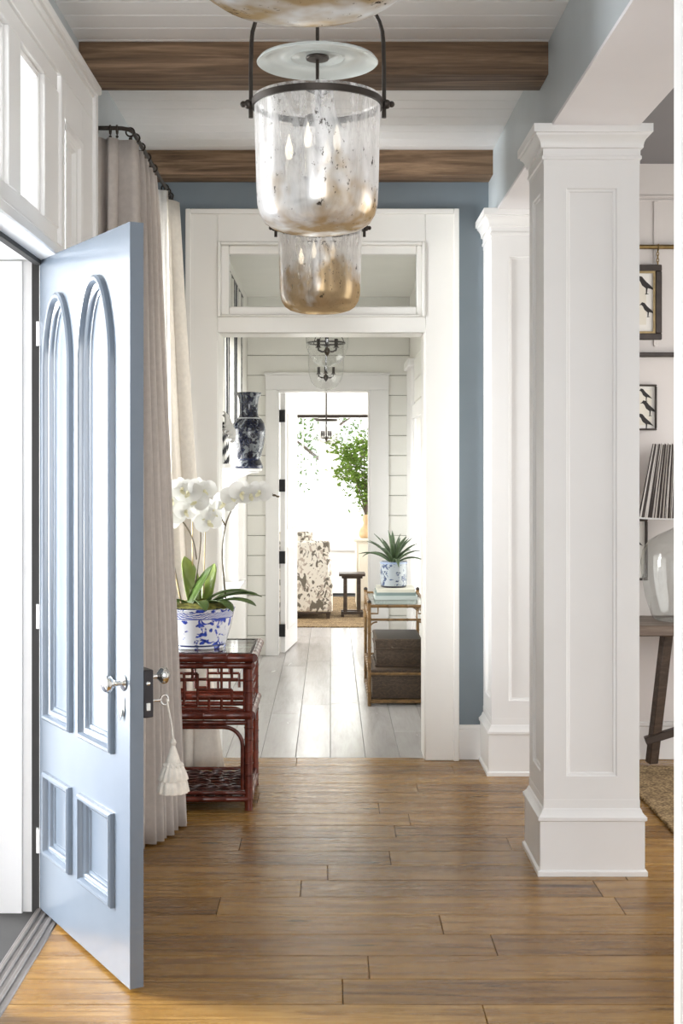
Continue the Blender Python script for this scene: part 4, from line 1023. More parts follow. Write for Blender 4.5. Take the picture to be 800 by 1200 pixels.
MB().box(TX0 + 0.02, TX1 - 0.02, TY0 + 0.02, TY1 - 0.02, TZ - 0.014, TZ - 0.004).build('glass_top', M['tableglass'], tb)
mb = MB()
for x0, x1, y0, y1 in ((TX0 + 0.012, TX1 - 0.012, TY1 - 0.022, TY1 - 0.012), (TX0 + 0.012, TX1 - 0.012, TY0 + 0.012, TY0 + 0.020), (TX1 - 0.020, TX1 - 0.012, TY0 + 0.02, TY1 - 0.022), (TX0 + 0.012, TX0 + 0.020, TY0 + 0.02, TY1 - 0.022)): mb.box(x0, x1, y0, y1, TZ - 0.016, TZ - 0.001)
mb.build('glass_rim', M['iron'], tb)
mb = MB(); ringrail(mb, 0.462, 0.022, 0.012); ringrail(mb, 0.425, 0.012, 0.018); mb.build('lower_rail', M['rattan'], tb)
# fretwork apron: a different pattern of canes between the rails, on every side
def fret(fn, W):
    mb = MB(); z0, z1 = 0.485, 0.692; H = z1 - z0; r = 0.0075
    segs = [(0, 0, 1, 0), (0, 1, 1, 1), (0, 0, 0, 1), (1, 0, 1, 1), (0.06, 0.72, 0.94, 0.72), (0.10, 0.30, 0.42, 0.30), (0.10, 0.48, 0.42, 0.48), (0.10, 0.30, 0.10, 0.48), (0.42, 0.30, 0.42, 0.85),
            (0.55, 0.30, 0.88, 0.30), (0.55, 0.48, 0.88, 0.48), (0.55, 0.30, 0.55, 0.85), (0.88, 0.12, 0.88, 0.48), (0.20, 0.0, 0.20, 0.30), (0.32, 0.0, 0.32, 0.30), (0.66, 0.0, 0.66, 0.30), (0.78, 0.0, 0.78, 0.30),
            (0.20, 0.48, 0.20, 1.0), (0.32, 0.72, 0.32, 1.0), (0.66, 0.48, 0.66, 0.72), (0.78, 0.48, 0.78, 1.0), (0.50, 0.72, 0.50, 1.0), (0.42, 0.85, 0.55, 0.85), (0.88, 0.72, 0.88, 1.0), (0.10, 0.72, 0.10, 1.0), (0.0, 0.30, 0.10, 0.30), (0.88, 0.30, 1.0, 0.30), (0.42, 0.12, 0.55, 0.12), (0.42, 0.12, 0.42, 0.30), (0.55, 0.12, 0.55, 0.30)]
    for a_, b_, c_, d_ in segs: mb.tube([fn(a_ * W, z0 + b_ * H), fn(c_ * W, z0 + d_ * H)], r, 6)
    return mb
wx, wy = TX1 - TX0 - 0.09, TY1 - TY0 - 0.09
fret(lambda u, z: (TX0 + 0.045 + u, TY0 + 0.022, z), wx).build('fretwork', M['rattan'], tb)
fret(lambda u, z: (TX0 + 0.045 + u, TY1 - 0.022, z), wx).build('fretwork', M['rattan'], tb)
fret(lambda u, z: (TX1 - 0.022, TY0 + 0.045 + u, z), wy).build('fretwork', M['rattan'], tb)
fret(lambda u, z: (TX0 + 0.022, TY0 + 0.045 + u, z), wy).build('fretwork', M['rattan'], tb)
# bent cane brackets in the corners of the openings
for fx, (o0, o1) in (((lambda u, z: (u, TY0 + 0.024, z)), (TX0, TX1)), ((lambda u, z: (u, TY1 - 0.024, z)), (TX0, TX1)), ((lambda u, z: (TX1 - 0.024, u, z)), (TY0, TY1)), ((lambda u, z: (TX0 + 0.024, u, z)), (TY0, TY1))):
    mb = MB(); i0, i1 = o0 + 0.054, o1 - 0.054; zt = 0.402
    pts = [fx(i0, 0.10)] + [fx(i0 + 0.09 - 0.09 * math.cos(g * PI / 12), zt - 0.09 + 0.09 * math.sin(g * PI / 12)) for g in range(7)] + [fx(i1 - 0.09 + 0.09 * math.sin(g * PI / 12), zt - 0.09 + 0.09 * math.cos(g * PI / 12)) for g in range(7)] + [fx(i1, 0.10)]
    mb.tube(pts, 0.010, 8); mb.build('bracket', M['rattan'], tb)
# low cane shelf
mb = MB(); ringrail(mb, 0.055, 0.014, 0.016); ringrail(mb, 0.085, 0.009, 0.02); mb.build('shelf_frame', M['rattan'], tb)
mb = MB(); rr = random.Random(3)
for i in range(17):
    y = TY0 + 0.05 + i * (TY1 - TY0 - 0.1) / 16; ph = rr.uniform(0, 6)
    mb.tube([(TX0 + 0.03 + j * (TX1 - TX0 - 0.06) / 22, y + 0.010 * math.sin(j * 1.15 + ph), 0.074 + 0.006 * math.cos(j * 1.3 + i * PI)) for j in range(23)], 0.0068, 5)
for i in range(9):
    x = TX0 + 0.06 + i * (TX1 - TX0 - 0.12) / 8; ph = rr.uniform(0, 6)
    mb.tube([(x + 0.012 * math.sin(j * 0.9 + ph), TY0 + 0.03 + j * (TY1 - TY0 - 0.06) / 18, 0.066) for j in range(19)], 0.006, 5)
mb.build('woven_shelf', M['rattan_dark'], tb)['kind'] = 'stuff'
MB().box(TX0 + 0.03, TX1 - 0.03, TY0 + 0.03, TY1 - 0.03, 0.045, 0.056).build('shelf_board', M['rattan_dark'], tb)

# ================================================================== ORCHID
PX, PY, PZ = -0.665, 6.70, TZ - 0.003
oc = empty('potted_orchid', (PX, PY, PZ), 'white moth orchid in a blue and white bowl on the red rattan table', 'plant')
pot = MB().lathe([(0, 0.0), (0.138, 0.0), (0.141, 0.006), (0.139, 0.014), (0.144, 0.03), (0.165, 0.10), (0.178, 0.16), (0.183, 0.188), (0.187, 0.196), (0.184, 0.199), (0.176, 0.196), (0.172, 0.17), (0.0, 0.165)], n=48)
p_ = pot.build('bowl', M['pot'], oc, local=True, angle=50); p_['label'] = 'white bowl painted with blue motifs'
rows = []
for i in range(9):
    f = i / 8; row = []
    for k in range(36):
        g = 2 * PI * k / 36; r_ = 0.176 * f; nz = noise.noise(Vector((r_ * math.cos(g) * 14, r_ * math.sin(g) * 14, 3)))
        row.append((r_ * math.cos(g), r_ * math.sin(g), 0.205 + 0.028 * (1 - f * f) + 0.014 * nz))
    rows.append(row)
MB().grid(rows, closed=True).build('moss', M['moss'], oc, local=True, angle=80)
def blade(base, az, L, W, lift, droop, fold=0.25, n=12, tip=0.35, t0=0.75, curl=0.0):
    """a strap leaf: starts at base, heads out at azimuth az rising at angle lift, drooping by droop radians along its length"""
    mb = MB(); rows = []; p = Vector(base); el = lift; d = L / n
    for i in range(n + 1):
        f = i / n
        wd_ = W * (math.sin(PI * min(1, 0.18 + 0.82 * f)) ** tip if f < 0.999 else 0.02)
        if f > t0: wd_ *= max(0.04, math.cos((f - t0) / (1 - t0) * PI / 2) ** (0.8 if t0 < 0.8 else 0.5))
        h = Vector((math.cos(az + curl * f), math.sin(az + curl * f), 0)); s = Vector((-h.y, h.x, 0)); fwd = h * math.cos(el) + Vector((0, 0, math.sin(el))); up = s.cross(fwd) * -1
        if up.z < 0: up = -up
        rows.append([p - s * wd_ + up * wd_ * fold, p - s * wd_ * 0.5 + up * wd_ * fold * 0.35, p, p + s * wd_ * 0.5 + up * wd_ * fold * 0.35, p + s * wd_ + up * wd_ * fold])
        p = p + fwd * d; el -= droop / n
    return mb.grid(rows)
LV = [((0.06, 0.02), -0.05, 0.27, 0.040, 0.50, 0.80, 'leaf'), ((0.08, -0.03), -0.45, 0.25, 0.042, 0.38, 0.8, 'leaf'), ((0.07, -0.02), 0.35, 0.25, 0.034, 0.60, 0.9, 'leaf'), ((0.03, -0.05), 0.05, 0.26, 0.034, 0.75, 1.1, 'leaf'),
      ((-0.03, -0.08), 0.55, 0.23, 0.044, 1.08, 0.15, 'leaf'), ((-0.02, -0.02), 2.3, 0.25, 0.050, 1.38, 0.3, 'leaf_light'), ((0.04, 0.0), 1.2, 0.22, 0.036, 1.35, 0.5, 'leaf_light'),
      ((-0.08, -0.02), 3.3, 0.26, 0.036, 0.45, 0.9, 'leaf'), ((-0.06, -0.04), -2.5, 0.22, 0.036, 0.5, 1.1, 'leaf'), ((0.02, 0.06), 1.9, 0.23, 0.034, 0.6, 1.0, 'leaf'), ((0.0, -0.06), -1.2, 0.17, 0.032, 0.6, 1.5, 'leaf'),
      ((0.09, 0.03), 0.75, 0.22, 0.032, 0.7, 1.2, 'leaf'), ((0.06, -0.06), -0.8, 0.20, 0.034, 0.5, 1.3, 'leaf')]
for (bx, by), az, L, W, lift, dr, mt in LV:
    blade((bx, by, 0.215), az, L, W, lift, dr, 0.22, 18, 0.42, 0.80).build('leaf', M[mt], oc, local=True, solid=0.003, angle=80)
def rel(x, y, z): return Vector((x - PX, y - PY, z - PZ))
def bez(pts, n=20):
    """Catmull-Rom through pts"""
    P = [Vector(p) for p in pts]; P = [P[0] * 2 - P[1]] + P + [P[-1] * 2 - P[-2]]; out = []
    seg = len(P) - 3; per = max(3, n // seg)
    for s in range(seg):
        a_, b_, c_, d_ = P[s:s + 4]
        for i in range(per):
            t_ = i / per
            out.append(0.5 * ((2 * b_) + (c_ - a_) * t_ + (2 * a_ - 5 * b_ + 4 * c_ - d_) * t_ * t_ + (3 * b_ - a_ - 3 * c_ + d_) * t_ ** 3))
    return out + [P[-2]]
STEMS = [[(-0.690, 6.70, 0.98), (-0.672, 6.68, 1.12), (-0.650, 6.66, 1.27), (-0.652, 6.65, 1.40), (-0.668, 6.65, 1.475), (-0.72, 6.62, 1.53)],
         [(-0.672, 6.68, 1.20), (-0.690, 6.67, 1.30), (-0.735, 6.66, 1.385), (-0.785, 6.64, 1.43)],
         [(-0.53, 6.74, 1.00), (-0.537, 6.72, 1.10), (-0.545, 6.71, 1.24), (-0.522, 6.70, 1.39), (-0.462, 6.68, 1.488), (-0.37, 6.66, 1.535), (-0.262, 6.64, 1.517)],
         [(-0.530, 6.70, 1.37), (-0.555, 6.69, 1.415), (-0.60, 6.68, 1.44)],
         [(-0.745, 6.66, 0.98), (-0.775, 6.65, 1.14), (-0.80, 6.63, 1.32), (-0.79, 6.62, 1.48), (-0.74, 6.60, 1.55)]]
for s in STEMS:
    q = bez([rel(*p) for p in s], 24); MB().tube(q, [0.0052 - 0.0022 * i / len(q) for i in range(len(q))], 6).build('stem', M['stem'], oc, local=True)
for a_, b_ in (((-0.74, 6.62, 0.97), (-0.815, 6.60, 1.36)), ((-0.64, 6.72, 0.97), (-0.63, 6.70, 1.38)), ((-0.695, 6.74, 1.0), (-0.70, 6.74, 1.42))):
    MB().tube([rel(*a_), rel(*b_)], 0.004, 6).build('stake', M['cane'], oc, local=True)
def petal(L, W, ang, cup, tilt, rnd_=0.6):
    rows = []; n = 6
    for i in range(n + 1):
        f = i / n; wd_ = W * math.sin(PI * min(0.97, (0.06 + 0.92 * f))) ** rnd_; z = cup * f * f * L + tilt * f * L
        rows.append([(f * L, s * wd_, z + abs(s) * wd_ * 0.15) for s in (-1, -0.5, 0, 0.5, 1)])
    mb = MB().grid(rows); return mb.xform(Matrix.Rotation(ang, 4, 'Z'))
def flower_mesh():
    mb = MB()
    for ang, L, W, tl in ((PI / 2, 0.048, 0.021, 0.0), (PI / 2 + 2.15, 0.046, 0.020, 0.0), (PI / 2 - 2.15, 0.046, 0.020, 0.0)):
        q = petal(L, W, ang, -0.15, tl - 0.05); mb.add(q.v, q.f)
    for ang in (0.12, PI - 0.12):
        q = petal(0.056, 0.036, ang, -0.12, 0.06, 0.45); mb.add(q.v, q.f)
    return mb
def lip_mesh():
    mb = MB().ball((0, 0, 0.008), 0.0075, 8); q = petal(0.026, 0.010, -PI / 2, 0.8, 0.3); mb.add(q.v, q.f); return mb
FL = [(-0.785, 6.58, 1.50, 0.2), (-0.735, 6.57, 1.555, 0.5), (-0.700, 6.56, 1.535, -0.2), (-0.625, 6.60, 1.545, 0.3), (-0.665, 6.58, 1.495, -0.4), (-0.785, 6.56, 1.435, 0.1), (-0.715, 6.56, 1.445, 0.7), (-0.800, 6.60, 1.395, -0.3),
      (-0.630, 6.61, 1.420, 0.0), (-0.590, 6.63, 1.445, 0.9), (-0.530, 6.65, 1.485, -0.5), (-0.485, 6.62, 1.520, 0.3), (-0.440, 6.61, 1.535, 0.6), (-0.395, 6.61, 1.525, 0.1), (-0.605, 6.60, 1.390, 0.5), (-0.350, 6.61, 1.540, -0.4), (-0.655, 6.58, 1.560, 0.8)]
fm = None; rr = random.Random(11)
for i, (x, y, z, rl) in enumerate(FL):
    if fm is None:
        fo = flower_mesh().build('flower', M['petal'], oc, local=True, angle=80, fix=False); fm = fo
        lp = lip_mesh().build('lip', M['lip'], fo, local=True, angle=80)
    else:
        fo = fm.copy(); C.objects.link(fo); l2 = lp.copy(); C.objects.link(l2); l2.parent = fo
    fo.location = rel(x, y, z); fo.rotation_euler = (PI / 2 + rr.uniform(-0.35, 0.15), rr.uniform(-0.35, 0.35), rl * 0.9); fo.scale = (rr.uniform(1.1, 1.35),) * 3
for x, y, z, s in ((-0.325, 6.645, 1.535, 0.011), (-0.300, 6.64, 1.530, 0.010), (-0.280, 6.64, 1.522, 0.008), (-0.262, 6.64, 1.516, 0.007)):
    b_ = MB().ball((0, 0, 0), s, 8, 0.7, 1.4).build('bud', M['stem'], oc, local=True); b_.location = rel(x, y, z)

# ================================================================== BAMBOO BAR CART
KX0, KX1, KY0, KY1, KZ = 0.271, 0.672, 9.26, 10.26, 0.700
ct = empty('bamboo_cart', ((KX0 + KX1) / 2, (KY0 + KY1) / 2, 0), 'low gold bamboo serving cart with glass top against the corridor wall', 'cart')
for x, y in ((KX0, KY0), (KX1, KY0), (KX0, KY1), (KX1, KY1)):
    mb = MB(); add_cane(mb, (x, y, 0), (x, y, KZ + 0.018), 0.0125, 8, 0.10, 1.25); lg = mb.build('leg', M['bamboo'], ct)
    MB().ball((x, y, KZ + 0.026), 0.015, 10, 0.9).build('finial', M['iron'], lg)
def krail(nm, z, r, gapfront=False, mat='bamboo'):
    mb = MB()
    for a_, b_ in (((KX0, KY0), (KX1, KY0)), ((KX1, KY0), (KX1, KY1)), ((KX1, KY1), (KX0, KY1)), ((KX0, KY1), (KX0, KY0))): add_cane(mb, (*a_, z), (*b_, z), r, 8, 0.12)
    return mb.build(nm, M[mat], ct)
krail('top_rail', KZ - 0.004, 0.011); krail('gallery_rail', KZ - 0.098, 0.0085); krail('shelf_rail', 0.225, 0.010); krail('bottom_rail', 0.030, 0.009)
MB().box(KX0 + 0.006, KX1 - 0.006, KY0 + 0.006, KY1 - 0.006, KZ - 0.008, KZ - 0.001).build('glass_top', M['tableglass'], ct)
mb = MB()
for i in range(9): mb.tube([(KX0, KY0 + 0.05 + i * 0.112, 0.032), (KX1, KY0 + 0.05 + i * 0.102, 0.032)], 0.008, 6)
mb.build('bottom_slats', M['bamboo'], ct)
for y in (KY0, KY1):
    for sg, xs in ((1, KX0), (-1, KX1)):
        MB().tube([(xs, y, KZ - 0.055), (xs + sg * 0.06, y, KZ - 0.055), (xs + sg * 0.06, y, KZ - 0.012)], 0.0065, 6).build('fret_bracket', M['bamboo'], ct)
        MB().tube([(xs, y, KZ - 0.20)] + [(xs + sg * (0.055 - 0.055 * math.cos(g * PI / 10)), y, KZ - 0.163 + 0.05 * math.sin(g * PI / 10)) for g in range(6)], 0.006, 6).build('corner_brace', M['bamboo'], ct)
for x in (KX0, KX1):
    for sg, ys in ((1, KY0), (-1, KY1)):
        MB().tube([(x, ys, KZ - 0.055), (x, ys + sg * 0.10, KZ - 0.055), (x, ys + sg * 0.10, KZ - 0.012)], 0.0065, 6).build('fret_bracket', M['bamboo'], ct)
    MB().tube([(x, (KY0 + KY1) / 2, KZ - 0.108), (x, (KY0 + KY1) / 2, KZ - 0.01)], 0.0065, 6).build('gallery_post', M['bamboo'], ct)
def hamper(x0, x1, y0, y1, z0, z1, lid, label, extra):
    r = empty('wicker_hamper', ((x0 + x1) / 2, (y0 + y1) / 2, z0), label, 'basket', 'wicker hampers on the bamboo cart')
    mb = MB(); mb.taper((x0 + x1) / 2, (y0 + y1) / 2, z0, z1 - lid, (x1 - x0) / 2 - 0.008, (y1 - y0) / 2 - 0.008, (x1 - x0) / 2 - 0.002, (y1 - y0) / 2 - 0.002)
    mb.build('body', M['wicker'], r, bevel=0.012, seg=2)
    l = MB().box(x0, x1, y0, y1, z1 - lid, z1).build('lid', M['wicker'], r, bevel=0.015, seg=2)
    mb = MB()
    for z in (z1 - lid + 0.004, z1 - 0.012, z0 + 0.008):
        mb.tube([(x0, y0, z), (x1, y0, z), (x1, y1, z), (x0, y1, z)], 0.006, 6, closed=True)
    mb.build('woven_border', M['wicker'], r)
    MB().tube([((x0 + x1) / 2 - 0.05, y0 - 0.004, z1 - lid + 0.02), ((x0 + x1) / 2 - 0.04, y0 - 0.018, z1 - lid + 0.012), ((x0 + x1) / 2 + 0.04, y0 - 0.018, z1 - lid + 0.012), ((x0 + x1) / 2 + 0.05, y0 - 0.004, z1 - lid + 0.02)], 0.005, 6).build('handle', M['wicker'], l)
    return r
hamper(0.286, 0.640, 9.32, 10.00, 0.041, 0.248, 0.05, 'brown wicker hamper on the bottom slats of the bamboo cart', 0)
hamper(0.318, 0.646, 9.41, 9.99, 0.250, 0.448, 0.075, 'brown wicker hamper stacked on the lower hamper under the glass top', 1)
# pale books under the pot
bz = KZ + 0.0005
for i, (w2_, d2_, h2_, lb) in enumerate(((0.155, 0.20, 0.028, 'pale grey book at the bottom of the stack on the cart'), (0.145, 0.19, 0.022, 'grey green book in the middle of the stack on the cart'), (0.138, 0.18, 0.024, 'ivory book on top of the stack, under the potted agave'))):
    cx, cy = 0.478, 9.86
    r = empty('book', (cx, cy, bz), lb, 'book', 'pale books stacked on the cart')
    mb = MB().box(cx - w2_, cx + w2_, cy - d2_, cy + d2_, bz, bz + 0.003); mb.box(cx - w2_, cx + w2_, cy - d2_, cy + d2_, bz + h2_ - 0.003, bz + h2_); mb.box(cx - w2_, cx + w2_, cy - d2_, cy - d2_ + 0.004, bz + 0.003, bz + h2_ - 0.003)
    mb.build('cover', M['book'][i], r)
    MB().box(cx - w2_ + 0.006, cx + w2_ - 0.006, cy - d2_ + 0.0041, cy + d2_ - 0.006, bz + 0.0031, bz + h2_ - 0.0031).build('pages', M['page'], r)
    bz += h2_ + 0.0005
ag = empty('potted_agave', (0.468, 9.86, bz), 'spiky green agave in a faded blue and white pot on the cart', 'plant')
pp = MB().lathe([(0, 0.0), (0.090, 0.0), (0.096, 0.006), (0.098, 0.02), (0.100, 0.10), (0.102, 0.18), (0.104, 0.188), (0.101, 0.191), (0.094, 0.188), (0.092, 0.165), (0, 0.16)], n=36).build('pot', M['pot2'], ag, local=True, angle=50)
MB().lathe([(0.0, 0.172), (0.05, 0.174), (0.092, 0.168)], n=20).build('soil', M['moss'], ag, local=True)
rr = random.Random(5)
for i in range(22):
    az = i * 2.399; f = i / 21
    lift = 0.62 + 0.80 * f + rr.uniform(-0.12, 0.12); L = rr.uniform(0.26, 0.33) * (1.0 - 0.2 * f); dr = rr.uniform(0.8, 1.5) * (1 - 0.72 * f)
    L = min(L, 0.235) if math.cos(az) > 0.55 and f < 0.8 else L
    blade((0.025 * math.cos(az) * (1 - f), 0.025 * math.sin(az) * (1 - f), 0.172), az, L, 0.0165, lift, dr, 0.55, 10, 0.55).build('leaf', M['agave'], ag, local=True, solid=0.004, angle=60)

# ================================================================== CORRIDOR DRAPE, VASE, BRACKET
dp = empty('striped_drape', (-0.64, 9.2, 1.7), 'black and white striped corridor drape gathered above a zigzag flounce', 'curtain')
def stripe_drape(y0, y1, zt, zb, pl, amp, x, nm, mat, ns, nz=14, lean=0.0):
    nu = 120; rows = []; st = []
    for j in range(nz + 1):
        f = j / nz; row = []
        for i in range(nu):
            u = i / (nu - 1)
            y = y0 + (y1 - y0) * u + lean * f * (0.5 - u)
            d = amp * math.sin(2 * PI * pl * u) * (0.6 + 0.4 * f)
            row.append((x + d, y + 0.3 * amp * math.cos(4 * PI * pl * u), zt + (zb - zt) * f)); st.append(u * ns + (0 if mat == 'stripe' else f * 3 + 0.5 * math.sin(2 * PI * pl * u)))
        rows.append(row)
    o = MB().grid(rows).build(nm, M[mat], dp, fix=False, angle=80); set_stripe(o, st); return o
stripe_drape(8.05, 10.5, 3.0, 1.93, 7, 0.014, -0.690, 'cloth', 'stripe', 17, lean=0.25)
stripe_drape(8.10, 8.90, 1.95, 1.685, 5, 0.026, -0.690, 'flounce', 'zigzag', 6)
rows = []
for j, (z, e) in enumerate(((2.00, 0.0), (1.985, 0.014), (1.93, 0.016), (1.915, 0.0))):
    rows.append([(-0.650 + e + 0.015 * math.sin(2 * PI * 4 * k / 59), 8.06 + 0.80 * k / 59, z - 0.09 * k / 59) for k in range(60)])
MB().grid(rows).build('tieback_band', M['sheer'], dp, solid=0.004, angle=80)
MB().tube([(-0.70, 8.0, 3.01), (-0.70, 10.55, 3.01)], 0.012, 8).build('rod', M['iron'], dp)
vb = empty('wall_bracket', (-0.60, 9.02, 1.655), 'small white wall bracket carrying the dark blue vase', 'bracket')
mb = MB().box(-0.735, -0.47, 8.89, 9.15, 1.635, 1.655); mb.box(-0.735, -0.49, 8.91, 9.13, 1.622, 1.635); mb.build('shelf', M['white'], vb, bevel=0.004)
rows = [[(-0.735 + w_ * 0.0, 9.02 - q, z), (-0.735 + w_, 9.02 - q, z), (-0.735 + w_, 9.02 + q, z), (-0.735, 9.02 + q, z)] for w_, q, z in ((0.02, 0.02, 1.44), (0.03, 0.025, 1.47), (0.05, 0.03, 1.53), (0.12, 0.05, 1.59), (0.20, 0.07, 1.622))]
mb = MB().grid(rows, closed=True); mb.f.append((0, 1, 2, 3)); mb.build('corbel', M['white'], vb)
vs = empty('baluster_vase', (-0.552, 9.02, 1.655), 'tall dark blue and white baluster vase on the wall bracket', 'vase')
MB().lathe([(0, 0), (0.094, 0), (0.096, 0.012), (0.088, 0.035), (0.078, 0.056), (0.074, 0.062), (0.080, 0.08), (0.098, 0.14), (0.112, 0.21), (0.114, 0.26), (0.105, 0.305), (0.085, 0.335), (0.068, 0.348), (0.062, 0.37), (0.062, 0.43), (0.068, 0.475), (0.082, 0.505), (0.086, 0.512), (0.080, 0.514), (0.060, 0.49), (0.055, 0.40), (0, 0.39)], n=40).build('body', M['vase'], vs, local=True, angle=50)
# ================================================================== FAR ROOM FURNITURE
rg = MB().box(-2.2, 2.2, 13.82, 17.0, 0.0, 0.012).build('area_rug', M['jute'], None, bevel=0.004); tag(rg, 'flat sisal rug under the armchair in the far room', 'rug')
ac = empty('armchair', (-0.55, 14.9, 0.012), 'cream armchair covered in a dark leafy print, back turned', 'armchair')
X0, X1, Y0, Y1 = -1.05, 0.025, 14.50, 15.35
mb = MB().box(X0, X1, Y0, Y1, 0.085, 0.45); mb.build('seat_base', M['floral'], ac, bevel=0.03, seg=3)
mb = MB().box(X0 + 0.06, X1 - 0.03, Y0 - 0.005, Y0 + 0.17, 0.085, 0.86); mb.build('backrest', M['floral'], ac, bevel=0.045, seg=3)
for x0 in (X0, X1 - 0.16): MB().box(x0, x0 + 0.16, Y0 + 0.02, Y1 - 0.05, 0.085, 0.64).build('armrest', M['floral'], ac, bevel=0.05, seg=3)
MB().box(X0 + 0.165, X1 - 0.165, Y0 + 0.18, Y1 - 0.02, 0.45, 0.58).build('seat_cushion', M['floral'], ac, bevel=0.04, seg=3)
MB().box(X0 + 0.17, X1 - 0.20, Y0 + 0.13, Y0 + 0.28, 0.55, 0.955).build('back_cushion', M['floral'], ac, bevel=0.06, seg=3)
for x in (X0 + 0.06, X1 - 0.05):
    for y in (Y0 + 0.05, Y1 - 0.06): MB().taper(x, y, 0.0125, 0.09, 0.018, 0.018, 0.026, 0.026).build('leg', M['darkwood'], ac)
MB().box(X0 + 0.04, X1 - 0.02, Y0 + 0.01, Y0 + 0.03, 0.068, 0.088).build('base_rail', M['darkwood'], ac)
st = empty('wooden_stool', (0.24, 14.8, 0.012), 'small dark wooden stand between the armchair and the cream cabinet', 'stool')
MB().box(0.095, 0.385, 14.66, 14.94, 0.462, 0.492).build('top', M['darkwood'], st, bevel=0.004)
MB().box(0.125, 0.355, 14.69, 14.91, 0.435, 0.462).build('apron', M['darkwood'], st, bevel=0.004)
for x in (0.165, 0.315):
    for y in (14.72, 14.88): MB().box(x - 0.02, x + 0.02, y - 0.02, y + 0.02, 0.07, 0.436).build('leg', M['darkwood'], st, bevel=0.003)
for y in (14.72, 14.88): MB().box(0.118, 0.362, y - 0.022, y + 0.022, 0.038, 0.07).build('foot_rail', M['darkwood'], st, bevel=0.003)
for x in (0.135, 0.345): MB().box(x - 0.015, x + 0.015, 14.68, 14.92, 0.0125, 0.038).build('foot', M['darkwood'], st)
cb = empty('cream_cabinet', (0.7, 15.75, 0.012), 'cream painted cabinet beneath the vase of leafy branches', 'cabinet')
MB().box(0.30, 1.35, 15.50, 15.98, 0.06, 0.80).build('body', M['cream'], cb, bevel=0.004); MB().box(0.27, 1.38, 15.47, 16.0, 0.80, 0.832).build('top', M['cream'], cb, bevel=0.006)
MB().box(0.31, 1.34, 15.52, 15.96, 0.0125, 0.06).build('plinth', M['cream'], cb)
for x0 in (0.33, 0.84):
    d = MB().box(x0, x0 + 0.48, 15.482, 15.50, 0.10, 0.76).build('door', M['cream'], cb, bevel=0.004); MB().ball((x0 + (0.44 if x0 < 0.5 else 0.04), 15.472, 0.45), 0.013, 8).build('knob', M['brass'], d)
bv = empty('branch_vase', (0.425, 15.70, 0.832), 'tan gourd vase holding tall leafy green branches on the cream cabinet', 'vase')
MB().lathe([(0, 0), (0.07, 0), (0.088, 0.02), (0.092, 0.06), (0.075, 0.105), (0.042, 0.145), (0.036, 0.175), (0.046, 0.215), (0.044, 0.245), (0.030, 0.27), (0.026, 0.275), (0.026, 0.20), (0, 0.19)], n=28).build('body', M['tan'], bv, local=True, angle=50)
rr = random.Random(21); br = MB(); lf = MB()
for i in range(22):
    az = i * 2.4; sp = rr.uniform(0.1, 0.36); h = rr.uniform(0.45, 0.95)
    pts = bez([(0, 0, 0.22), (0.3 * sp * math.cos(az), 0.3 * sp * math.sin(az), 0.22 + h * 0.4), (sp * math.cos(az), sp * math.sin(az), 0.22 + h), (sp * 1.25 * math.cos(az), sp * 1.25 * math.sin(az), 0.22 + h * 0.98)], 15)
    br.tube(pts, [0.005 - 0.003 * k / len(pts) for k in range(len(pts))], 5)
    for k in range(95):
        p = pts[rr.randint(5, len(pts) - 1)] + Vector((rr.gauss(0, 0.055), rr.gauss(0, 0.055), rr.gauss(-0.02, 0.06)))
        a2 = rr.uniform(0, 6.28); d = Vector((math.cos(a2), math.sin(a2), rr.uniform(-0.9, 0.2))).normalized(); s = d.cross(Vector((rr.uniform(-1, 1), rr.uniform(-1, 1), 1))).normalized(); L = rr.uniform(0.055, 0.095)
        lf.add([p, p + d * L * 0.5 + s * L * 0.24, p + d * L, p + d * L * 0.5 - s * L * 0.24], [(0, 1, 2, 3)])
br.build('branches', M['bark'], bv, local=True); lf.build('foliage', M['ficus'], bv, local=True, fix=False)['kind'] = 'stuff'
# far curtains and rod
rd = MB().tube([(-0.52, FY - 0.10, 2.335), (0.95, FY - 0.10, 2.335)], 0.020, 8).build('curtain_rod', M['iron'], None); tag(rd, 'straight black curtain rod across the bright far windows', 'curtain rod')
for s in (-0.47, 0.90): MB().tube([(s, FY, 2.335), (s, FY - 0.10, 2.335)], 0.012, 8).build('bracket', M['iron'], rd)
def far_curtain(x0, x1, label, trim):
    r = empty('white_curtain', ((x0 + x1) / 2, FY - 0.1, 0), label, 'curtain', 'white far room curtains')
    drape([(x0, FY - 0.10), (x1, FY - 0.10)], [(x0, FY - 0.10), (x1, FY - 0.10)], 2.315, 0.02, 5, 0.03, 0.045, nz=10, nu=70).build('cloth', M['sheer'], r, angle=80)
    mb = MB(); q = random.Random(4)
    for i in range(46):
        z = 2.25 - i * 0.047; mb.ball((trim + q.uniform(-0.006, 0.006), FY - 0.155, z), 0.013, 6, 1.3)
    mb.build('beaded_trim', M['book'][1], r)
far_curtain(-0.95, -0.455, 'white far room curtain with dotted trim near the armchair', -0.455)
far_curtain(0.52, 0.98, 'white far room curtain behind the leafy branches', 0.52)

